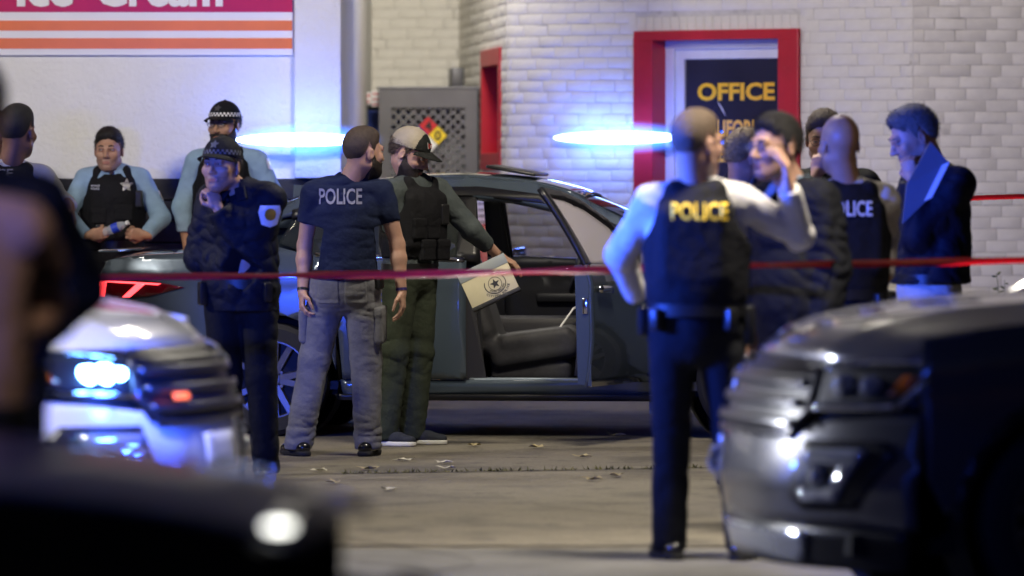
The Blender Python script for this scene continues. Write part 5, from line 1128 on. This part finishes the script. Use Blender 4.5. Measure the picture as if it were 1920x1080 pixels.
        if o.get('pouches'):
            def onv(u, z, sgn=1):
                p = Vector(ch*np.array([1, 1, 0])+up*z+lt*u+ft*.5*sgn); h_ = bv.ray_cast(p, Vector(-ft*sgn)); return np.array(h_[0]) if h_[0] else np.array(p)-ft*sgn*.35
            for i, (u, z, w_, hh, dp, nm_) in enumerate(o['pouches']):
                c = onv(u*k, z*k); g = Fld(c-.13, c+.13, .006); g.add(rbox(c, (w_, dp, hh), Mt, .010), 0)
                if nm_ == 'pouch': g.add(rbox(c+up*hh*.62, (w_*1.05, dp*1.15, hh*.40), Mt, .008), .003)
                fmesh(nm_, g, vm if nm_ == 'pouch' else m_blk, vo)
    # --- belt
    if o.get('belt', True):
        b = MB(); n = 36; bz = 1.0*k; ra, rb_ = .168*k+fat*.6+.012, .128*k+fat*.8+.013
        if kind == 'tee': bz = .985*k
        ring = lambda r0, z: [tuple(pel*np.array([1, 1, 0])+lh*(ra+r0)*math.cos(2*math.pi*i/n)+fh*(rb_+r0)*math.sin(2*math.pi*i/n)+up*z) for i in range(n+1)]
        b.grid([ring(-.01, bz-.025), ring(.006, bz-.024), ring(.006, bz+.024), ring(-.01, bz+.025)]); bo = b.build('belt', m_belt, root, True)
        for (ang, w_, hh, nm_) in o.get('belt_kit', ()):
            a = R(ang); c = pel*np.array([1, 1, 0])+lh*(ra+.02)*math.cos(a)+fh*(rb_+.02)*math.sin(a)+up*(bz-hh*.4); nrm = (lh*math.cos(a)/ra+fh*math.sin(a)/rb_); nrm /= np.linalg.norm(nrm); b = MB()
            b.box(tuple(c), (w_, .045, hh), Matrix([list(np.cross(nrm, up)), list(nrm), list(up)]).transposed(), bev=.012); b.build(nm_, m_belt, bo, True)
    # --- prints and badges
    bvs = bvh_of(*targets)
    for p in o.get('text', ()):
        wd, px0, px1, py0, py1, m_ = p; V_, F_ = text2d(wd, 1, .018); V_ = V_/np.array([V_[:, 0].max()-V_[:, 0].min(), 1])*np.array([(px1-px0)/s, (py1-py0)/s])
        c = L((px0+px1)/2, (py0+py1)/2); decal('lettering', V_, F_, Vector((c[0], top[1]-.05, c[2])), (1, 0, 0), (0, 0, 1), bvs, m_, targets[-1], o.get('toff', .009))
    for p in o.get('badges', ()):                      # (kind, px, py, size, normal yaw)
        kd, px, py, sz, ny = p; c = L(px, py); a = R(ny); U = (math.cos(a), math.sin(a), 0)
        if kd == 'star': V_, F_ = gridpoly(star2d(sz, .5), sz*.7)
        else: V_, F_ = gridpoly([(-sz*.8, sz*.75), (sz*.8, sz*.75), (sz, sz*.2), (sz*.75, -sz*.8), (0, -sz*1.05), (-sz*.75, -sz*.8), (-sz, sz*.2)], sz*.5)
        cN = np.array([math.sin(a), -math.cos(a), 0]); org = Vector((c[0], 0, c[2])); base_y = top[1]
        m1 = {'star': m_silver, 'patch': m_white, 'flag': mat('flag_yellow', (.7, .65, .2), .6)}[kd]
        org.y = base_y; bo_ = decal({'star': 'star_badge', 'patch': 'shoulder_patch', 'flag': 'shoulder_patch'}[kd], V_, F_, org, U, (0, 0, 1), bvs, m1, targets[-1] if kd == 'star' else gm, .006)
        V2, F2 = gridpoly([(sz*.5*math.cos(t), sz*.5*math.sin(t)) for t in np.linspace(0, 2*math.pi, 13)[:-1]], sz*.4)
        decal('badge_centre', V2, F2, org, U, (0, 0, 1), bvs, {'star': mat('badge_dark', (.25, .25, .27), .4, metal=.5), 'patch': m_gold, 'flag': mat('patch_red2', (.4, .1, .1), .6)}[kd], bo_.parent, .009)
    return dict(root=root, L=L, WR=WR, EL=EL, top=top, ch=ch, ft=ft, lt=lt, gm=gm, hc=hc, Rh=Rh, k=k, bv=bvs, targets=targets)
navy = cloth_m('navy_jacket', (.006, .009, .022), .7, .1); blues = cloth_m('sky_shirt', (.24, .36, .50), .85); whites = cloth_m('white_shirt', (.66, .64, .62), .8); tanw = cloth_m('cream_shirt', (.50, .46, .42), .8)
greyp = cloth_m('grey_cargo', (.165, .165, .175), .9); olive = cloth_m('olive_trousers', (.032, .040, .026), .9); dkt = cloth_m('dark_trousers', (.010, .011, .015), .85); teem = cloth_m('dark_tee', (.010, .016, .045), .9); sweat = cloth_m('grey_sweater', (.060, .072, .074), .95)
suit = cloth_m('dark_suit', (.010, .011, .016), .8); khaki = cloth_m('pale_trousers', (.52, .51, .48), .85); blkj = cloth_m('black_jacket', (.010, .011, .012), .75); tansh = cloth_m('tan_shirt', (.26, .16, .13), .9)
m_yelt = mat('yellow_print', (.95, .62, .03), .6); m_grt = mat('grey_print2', (.24, .24, .27), .6); m_wht = mat('pale_print', (.55, .56, .62), .6)
chk = dict(mat=m_capblk, checks=True, check_mat=mat('check_grey', (.10, .105, .13), .6), star=mat('cap_star_grey', (.16, .17, .20), .4, metal=.4))
# back-turned man in the police t-shirt
F1 = person('man in dark police t-shirt and grey cargo trousers, back turned', 648, 30.0, 1.80, (172, 180, 128), dict(skin='fair', hair=('buzz', 'brown'), beard='full', top='tee', sleeve='short', top_mat=teem, trousers=greyp, cargo=True, leg=1.12, broad=1.12, fat=.012, toff=.005,
     text=[('POLICE', 599, 680, 353, 383, m_grt)], handL=dict(curl=.45), handR=dict(curl=.3), belt_kit=[(200, .05, .09, 'phone_pouch')]), sh=652, hd=(682, 287, -.02),
     arms=dict(L=((571, 460, 1), (568, 545, -1)), R=((746, 462, 1), (753, 545, -1))), feet=dict(L=(560, -.02, 205), R=(690, -.02, 168)), bq=.009, seed=3)
# man in the two-tone cap reaching into the car
G1 = person('man in cap, black vest and olive trousers reaching into the car', 768, 31.15, 1.80, (55, 40, 72), dict(skin='fair', hair=('short', 'brown'), beard='full', cap=dict(mat=[cloth_m('cap_dark', (.02, .022, .022)), cloth_m('cap_beige', (.33, .29, .22))], patch=True), top='shirt', top_mat=sweat, rolled='L', trousers=olive, leg=1.06, vest=m_vest,
     shoe=cloth_m('running_shoe', (.028, .032, .045)), sole=mat('white_sole', (.72, .72, .70), .6), pouches=[(-.08, 1.22, .045, .06, .02, 'pouch'), (.02, 1.22, .045, .06, .02, 'pouch'), (.10, 1.30, .03, .06, .022, 'radio'), (-.02, 1.10, .05, .06, .022, 'pouch'), (.09, 1.10, .045, .06, .022, 'pouch')],
     badges=[('star', 780, 352, .032, 40)], handL=dict(curl=.25, spread=.5, palm=(-.3, .2, -1), dir=(.9, .1, -.42))), sh=778, hd=(768, 289, -.03), pitch=24,
     arms=dict(L=((884, 432, -1), (936, 482, 1)), R=((742, 450, 1), (750, 530, -1))), feet=dict(L=(772, .02, 85), R=(722, -.12, 60)), knee=dict(L=.03, R=.02), bq=.009, seed=11)
# thinking officer in the foreground
E1 = person('officer in navy jacket and checkered cap, fist raised to his mouth', 452, 27.7, 1.77, (-10, -25, -22), dict(skin='fair', hair=('short', 'dark'), cap=chk, top='jacket', top_mat=navy, hem=.86, trousers=dkt, leg=1.05, collar=True, fat=.015, handL=dict(curl=.9, palm=(-.5, .7, .1), dir=(-.35, .1, .9)), nohand='R', badges=[('patch', 491, 402, .062, 18)],
     belt_kit=[(150, .05, .12, 'holster'), (40, .05, .1, 'radio_pouch')], gaze=-.4), sh=452, hd=(416, 312, -.06), pitch=-3,
     arms=dict(L=((456, 478, -1), (412, 392, -1)), R=((372, 486, 1), (434, 500, -1))), feet=dict(L=(500, -.02, -5), R=(432, .05, -25)), bq=.009, seed=21)
# officer with the water bottle
C1 = person('officer in light blue shirt and black vest holding a water bottle', 213, 34.35, 1.70, (0, 2, -6), dict(skin='tan', hair=('short', 'dark'), hairline=.068, top='shirt', top_mat=blues, trousers=dkt, vest=m_vest, collar=True, fat=.022, broad=1.08, gaze=-.9, vest_hem=.96,
     pouches=[(-.085, 1.19, .05, .05, .012, 'pouch'), (.075, 1.21, .06, .05, .010, 'pouch'), (-.075, 1.09, .032, .045, .02, 'body_camera'), (.17, 1.30, .028, .055, .02, 'radio'), (-.11, 1.02, .035, .045, .02, 'pouch')],
     badges=[('star', 239, 347, .045, 2), ('flag', 121, 355, .028, -65), ('patch', 292, 366, .036, 65)], text=[('MORALES', 174, 191, 346.5, 349.5, m_wht), ('POLICE', 174, 190, 351.5, 355.5, m_wht)],
     handR=dict(curl=.75, palm=(.5, .5, .3), dir=(.8, -.35, .1)), handL=dict(curl=.85, palm=(-.2, 1, .2), dir=(-.85, -.3, .1))), z0=.14, sh=211, hd=(205, 283, -.04),
     arms=dict(R=((124, 405, -1), (170, 440, -1)), L=((303, 408, -1), (279, 440, -1))), seed=31)
# bearded officer in cap and spectacles by the wall
D1 = person('bearded officer in glasses and checkered cap against the stucco wall', 425, 34.3, 1.84, (-5, -10, -24), dict(skin='olive', hair=('short', 'dark'), beard='full', glasses=True, cap=dict(mat=m_capblk, checks=True, star=mat('cap_star_dark', (.08, .08, .09), .4, metal=.4)), top='shirt', top_mat=blues, trousers=dkt, vest=m_vest, collar=True, broad=1.12, badges=[('patch', 494, 306, .040, 40)]), z0=.14, sh=425, hd=(421, 236, -.05),
     arms=dict(R=((338, 400, -1), (352, 470, -1)), L=((520, 385, 1), (505, 450, -1))), seed=41)
# officer at the far left, back turned
B1 = person('officer in pale grey shirt and black police vest, back turned at left edge', 18, 29.0, 1.89, (190, 192, 160), dict(skin='brown', hair=('buzz', 'dark'), top='shirt', top_mat=cloth_m('pale_grey_shirt', (.42, .42, .43)), trousers=dkt, vest=m_vest, collar=True, faceaway=True, text=[('POLICE', -58, 28, 316, 332, m_grt)], handR=dict(curl=.2, spread=.6, dir=(.3, -.2, -.8))), sh=16, hd=(34, 248, -.02),
     arms=dict(R=((108, 385, 1), (128, 385, -1)), L=((-72, 430, 1), (-70, 500, -1))), hq=.006, bq=.013, seed=51)
A1 = person('person in dark cap mostly cut off by the left edge', -48, 31.5, 1.82, (150, 150, 40), dict(skin='brown', hair=('short', 'dark'), cap=dict(mat=m_capblk), top='jacket', top_mat=navy, trousers=dkt), hd=(-18, 250, 0), hq=.007, bq=.015, seed=55)
# blurred figures close to the lens at left
N1 = person('blurred person in navy top with hand on hip, left edge', -62, 14.4, 1.86, (180, 180, 180), dict(skin='fair', hair=('short', 'dark'), top='jacket', top_mat=navy, trousers=dkt, faceaway=True, fat=.02), sh=-56, arms=dict(R=((128, 540, 1), (50, 640, -1))), hq=.008, bq=.015, seed=61)
N2 = person('blurred person in tan short-sleeved shirt at the very left edge', -95, 12.9, 1.80, (180, 180, 190), dict(skin='fair', hair=('short', 'brown'), top='shirt', sleeve='short', top_mat=tansh, trousers=dkt, faceaway=True, fat=.02), sh=-90, arms=dict(R=((84, 575, 1), (0, 650, -1))), hq=.008, bq=.015, seed=65)
# officer with yellow lettering, arm raised
H1 = person('officer in white shirt and vest with yellow police lettering, arm raised', 1306, 22.1, 1.80, (178, 176, 138), dict(skin='fair', hair=('buzz', 'light_brown'), glasses=True, top='shirt', top_mat=whites, trousers=dkt, leg=1.02, vest=m_vest, vest_hem=.93, collar=True, fat=.022, broad=1.10, faceaway=True, toff=.014, text=[('POLICE', 1256, 1362, 379, 412, m_yelt)], nohand='L', handR=dict(curl=.25, spread=.5, dir=(-.1, -.1, 1), palm=(-1, .2, 0)),
     belt_kit=[(185, .06, .16, 'holster'), (230, .05, .09, 'pouch'), (320, .05, .09, 'pouch'), (0, .06, .12, 'radio_pouch')]), sh=1306, hd=(1306, 272, -.02),
     arms=dict(L=((1166, 478, 1), (1196, 560, 1)), R=((1500, 442, 1), (1478, 352, -1))), feet=dict(L=(1255, 0, 195), R=(1392, -.04, 165)), bq=.011, seed=71)
J1 = person('man in dark suit and glasses facing left beside the white-shirted officer', 1496, 23.4, 1.80, (-45, -50, -52), dict(skin='fair', hair=('short', 'dark'), glasses=True, top='jacket', top_mat=suit, trousers=dkt, collar=True, collar_mat=blues, fat=.02), sh=1490, hd=(1452, 278, -.06), hq=.005, seed=75)
I1 = person('blond man in dark jacket, head bowed behind the raised arm', 1398, 27.2, 1.73, (110, 110, 118), dict(skin='fair', hair=('short', 'blond'), top='jacket', top_mat=blkj, trousers=dkt), sh=1390, hd=(1400, 297, -.02), pitch=12, hq=.006, bq=.014, seed=79)
K1 = person('dark haired man with hand at his mouth beyond the bald officer', 1556, 27.7, 1.85, (-10, -8, -8), dict(skin='fair', hair=('short', 'brown'), glasses=True, top='jacket', top_mat=blkj, trousers=dkt, handR=dict(curl=.7, palm=(.3, 1, .1), dir=(.2, .2, 1))), sh=1556, hd=(1545, 263, -.04), pitch=8,
     arms=dict(R=((1500, 420, -1), (1524, 330, -1))), hq=.005, bq=.013, seed=81)
L1 = person('bald officer in vest and cream shirt, back turned', 1590, 25.0, 1.79, (190, 188, 200), dict(skin='bald', hair=('bald', 'dark'), top='shirt', top_mat=tanw, trousers=dkt, vest=m_vest, vest_hem=.94, collar=True, collar_mat=whites, faceaway=True, toff=.014, text=[('POLICE', 1549, 1632, 376, 405, m_wht)], belt_kit=[(180, .06, .14, 'holster'), (235, .05, .08, 'pouch')]), sh=1592, hd=(1573, 272, -.02),
     arms=dict(R=((1668, 440, 1), (1662, 520, -1))), hq=.005, seed=85)
M1 = person('grey haired man in navy jacket and pale trousers holding a folder at his chin', 1742, 26.2, 1.87, (-70, -62, -78), dict(skin='fair', hair=('short', 'grey'), top='jacket', top_mat=navy, hem=.98, trousers=khaki, fat=.025, nohand='R', handL=dict(curl=.75, dir=(-.25, .2, .9), palm=(.4, .8, 0)), belt=True), sh=1758, hd=(1712, 258, -.05), pitch=22,
     arms=dict(L=((1712, 445, -1), (1706, 338, -1)), R=((1690, 430, 1), (1680, 380, 1))), hq=.005, seed=91)
# ---- things in their hands
def wl(P, p): r = P['root'].location; return Vector((float(p[0]), float(p[1]), float(p[2])))+Vector(r)
# water bottle
a, c = wp(186, 440, 34.08), wp(241, 417, 34.02); dv = (c-a); Ln = dv.length; q = dv.to_track_quat('Z', 'Y').to_matrix().to_4x4(); bt = tag(empty('water_bottle', a), 'clear plastic water bottle held across the chest', 'bottle'); bt.rotation_euler = q.to_euler()
m_pet = mat('clear_plastic', (.75, .80, .85), .05, alpha=.35, spec=.9, bump=[(60, .6, .006)]); r0 = .030
b = MB(); b.lathe([(.001, 0), (r0*.8, 0), (r0, .01), (r0*.93, .03), (r0, .05), (r0*.93, .07), (r0, .09), (r0, Ln*.70), (r0*.75, Ln*.82), (.012, Ln*.9), (.012, Ln*.94)], 20); b.build('bottle_body', m_pet, bt, True)
b = MB(); b.lathe([(r0+.001, Ln*.46), (r0+.001, Ln*.68)], 20); b.build('bottle_label', mat('label_blue', (.02, .06, .55), .4), bt, True); b = MB(); b.lathe([(.001, Ln), (.0145, Ln), (.0145, Ln*.92)], 14); b.build('bottle_cap', m_white, bt, True)
# beige case with the star print
dB = 30.9; cb = tag(empty('document_case', wp(915, 527, dB)), 'beige star printed case held in the open car doorway', 'case'); ang = R(25); hx, hz = 48/FPX*dB, 36/FPX*dB
m_case = mat('case_cream', (.62, .56, .37), .55, noise=(9, .06)); m_casedk = mat('case_ink', (.03, .03, .03), .6); m_caseg = mat('case_grey', (.30, .33, .34), .55)
Mc = Matrix.Rotation(ang, 4, 'Y').inverted()@Matrix.Rotation(R(-8), 4, 'X')
cb.rotation_euler = Mc.to_euler()
b = MB(); b.box((0, .03, 0), (2*hx, .06, 2*hz), bev=.006); b.build('case_shell', m_case, cb, True)
b = MB(); b.box((0, .031, -hz-.004), (2*hx+.006, .066, .022), bev=.004); b.build('case_edge', m_casedk, cb, True)
b = MB(); b.box((-.0, .028, hz-.03), (2*hx+.004, .062, .06), bev=.004); b.build('case_band', m_caseg, cb, True)
b = MB(); b.add([(x+.03, -.0015, z-.03) for x, z in star2d(.030, .42)], [tuple(range(10))]); b.build('star_print', m_casedk, cb, fixn=False)
b = MB(); b.tube([(.03+.062*math.cos(t), -.001, -.03+.055*math.sin(t)) for t in np.linspace(R(150), R(390), 20)], .0022, 5); b.tube([(.03+.038*math.cos(t), -.001, -.03+.038*math.sin(t)) for t in np.linspace(0, 2*math.pi, 20)], .0016, 5); b.build('ring_print', m_casedk, cb)
for wd, rr, sz in (('CITIZEN POLICE', .078, .0135), ('SOUTH HOLLAND', .050, .010)):
    n = len(wd)
    for i, chh in enumerate(wd):
        if chh == ' ': continue
        t = R(215)+R(115)*i/(n-1); V_, F_ = text2d(chh, sz, .02); o_ = Vector((.03+rr*math.cos(t), -.001, -.03+rr*.9*math.sin(t))); U_ = Vector((-math.sin(t), 0, math.cos(t))); decal('lettering', V_, F_, o_, U_, Vector((-math.cos(t), 0, -math.sin(t))), None, m_casedk, cb, .0005)
# wrist watch of the reaching man, bracelet
wv, ev = G1['WR'][1], G1['EL'][1]; wd_ = Vector(wv-ev).normalized(); cW = wl(G1, wv)-wd_*.012; M_ = Matrix.Translation(cW)@wd_.to_track_quat('Z', 'Y').to_matrix().to_4x4(); wt = tag(empty('wrist_watch', cW), 'chunky black watch on the reaching man\'s wrist', 'watch')
b = MB(); b.lathe([(.030, -.011), (.033, -.011), (.033, .011), (.030, .011)], 20, Matrix.Translation(-cW)@M_); b.build('watch_strap', m_blk, wt, True); b = MB(); b.sphere(wd_.cross(Vector((0, 1, 0))).normalized()*-.034, (.02, .02, .012), 12); b.build('watch_case', m_chr, wt, True)
for P_, q, lb, m_ in ((F1, -1, 'thin purple bracelet on the police t-shirt man\'s right wrist', mat('purple_band', (.03, .02, .12), .5)), (F1, 1, 'black watch band on the police t-shirt man\'s left wrist', m_blk), (E1, 1, 'silver bracelet watch on the thinking officer\'s wrist', m_silver)):
    wv, ev = P_['WR'][q], P_['EL'][q]; dd = Vector(wv-ev).normalized(); cc = wl(P_, wv)-dd*.008; e = tag(empty('bracelet', cc), lb, 'bracelet'); b = MB(); b.lathe([(.029, -.007), (.032, -.007), (.032, .007), (.029, .007)], 18, dd.to_track_quat('Z', 'Y').to_matrix().to_4x4()); b.build('band', m_, e, True)
# folder of the man at right
dF = 25.72; A_, B_, C_, D_ = wp(1745, 266, dF), wp(1779, 305, dF), wp(1742, 372, dF-.02), wp(1692, 420, dF-.02)
fo = tag(empty('folder', wp(1735, 345, dF)), 'dark grey folder with white page edge held under the chin', 'folder'); o_ = Vector(fo.location); m_fold = mat('folder_grey', (.10, .11, .14), .5)
E_ = wp(1700, 345, dF); back = Vector((.0, .03, .0)); b = MB(); out = [A_-o_, B_-o_, C_-o_, wp(1733, 376, dF)-o_, D_-o_, E_-o_]; out = [A_-o_, B_-o_, C_-o_, D_-o_, E_-o_]; n = 5
b.add(out+[p+back for p in out], [tuple(range(n)), tuple(range(2*n-1, n-1, -1))]+[(i, (i+1) % n, n+(i+1) % n, n+i) for i in range(n)]); b.build('cover', m_fold, fo)
b = MB(); p0, p1 = wp(1774, 306, dF-.015)-o_, wp(1740, 374, dF-.03)-o_; w2 = Vector((.018, 0, .008)); b.add([p0-w2, p0+w2, p1+w2, p1-w2, p0-w2+back*.8, p0+w2+back*.8, p1+w2+back*.8, p1-w2+back*.8], [(0, 1, 2, 3), (7, 6, 5, 4), (0, 4, 5, 1), (1, 5, 6, 2), (2, 6, 7, 3), (3, 7, 4, 0)]); b.build('page_edge', m_white, fo)
# phone at the blond man's ear
ph = tag(empty('phone', wp(1416, 332, 27.0)), 'black phone held near the blond man\'s face', 'phone'); b = MB(); b.box((0, 0, 0), (.03, .07, .13), Matrix.Rotation(R(20), 3, 'Y'), bev=.008); b.build('phone_body', m_blk, ph, True); b = MB(); b.box((-.0165, 0, 0), (.001, .06, .115), Matrix.Rotation(R(20), 3, 'Y')); b.build('screen', m_dglass, ph)
# ---- red barrier tape
m_tape = mat('red_tape', (.62, .004, .016), .3, noise=(12, .15), spec=.7, coat=.3); m_tapet = m_tape
def tape(name, label, pts, wdt, tw, seed, n=240):
    g = random.Random(seed); P = [wp(*p) for p in pts]; tot = [0]; b = MB(); G = []
    xs_ = [p[0] for p in pts]; c0 = sum(P, Vector())/len(P)
    for i in range(n+1):
        px = xs_[0]+(xs_[-1]-xs_[0])*i/n; py = np.interp(px, xs_, [p[1] for p in pts]); dd = np.interp(px, xs_, [p[2] for p in pts]); c = wp(px, py, dd)-c0
        ph = tw*math.sin(px*.006+seed)+.25*math.sin(px*.021); hv = wdt*.5; cr = .10*wdt*(math.sin(px*.33)+.6*math.sin(px*.71+1))
        a = Vector((0, math.sin(ph)*hv, math.cos(ph)*hv)); G.append([c-a+Vector((0, 0, -abs(cr)*.6)), c-a*.4+Vector((0, .006, 0)), c+a*.3, c+a+Vector((0, -.012, cr*.2))])
    b.grid(G); o = b.build(name, m_tape, None, True, loc=c0, fixn=False); tag(o, label, 'tape', 'red barrier tape'); return o
tape('barrier_tape', 'long red police tape stretched across the scene at waist height', [(-60, 527, 25.6), (160, 520, 25.6), (420, 517, 25.2), (760, 514, 24.6), (960, 510, 24.0), (1140, 505, 23.4), (1300, 499, 22.62), (1440, 497, 22.62), (1660, 493, 23.6), (1980, 486, 24.0)], .034, .7, 2)
tape('barrier_tape', 'short stretch of red tape behind the man with the folder', [(1760, 374, 33.5), (1850, 370, 33.5), (1990, 366, 33.5)], .03, .5, 5, 60)
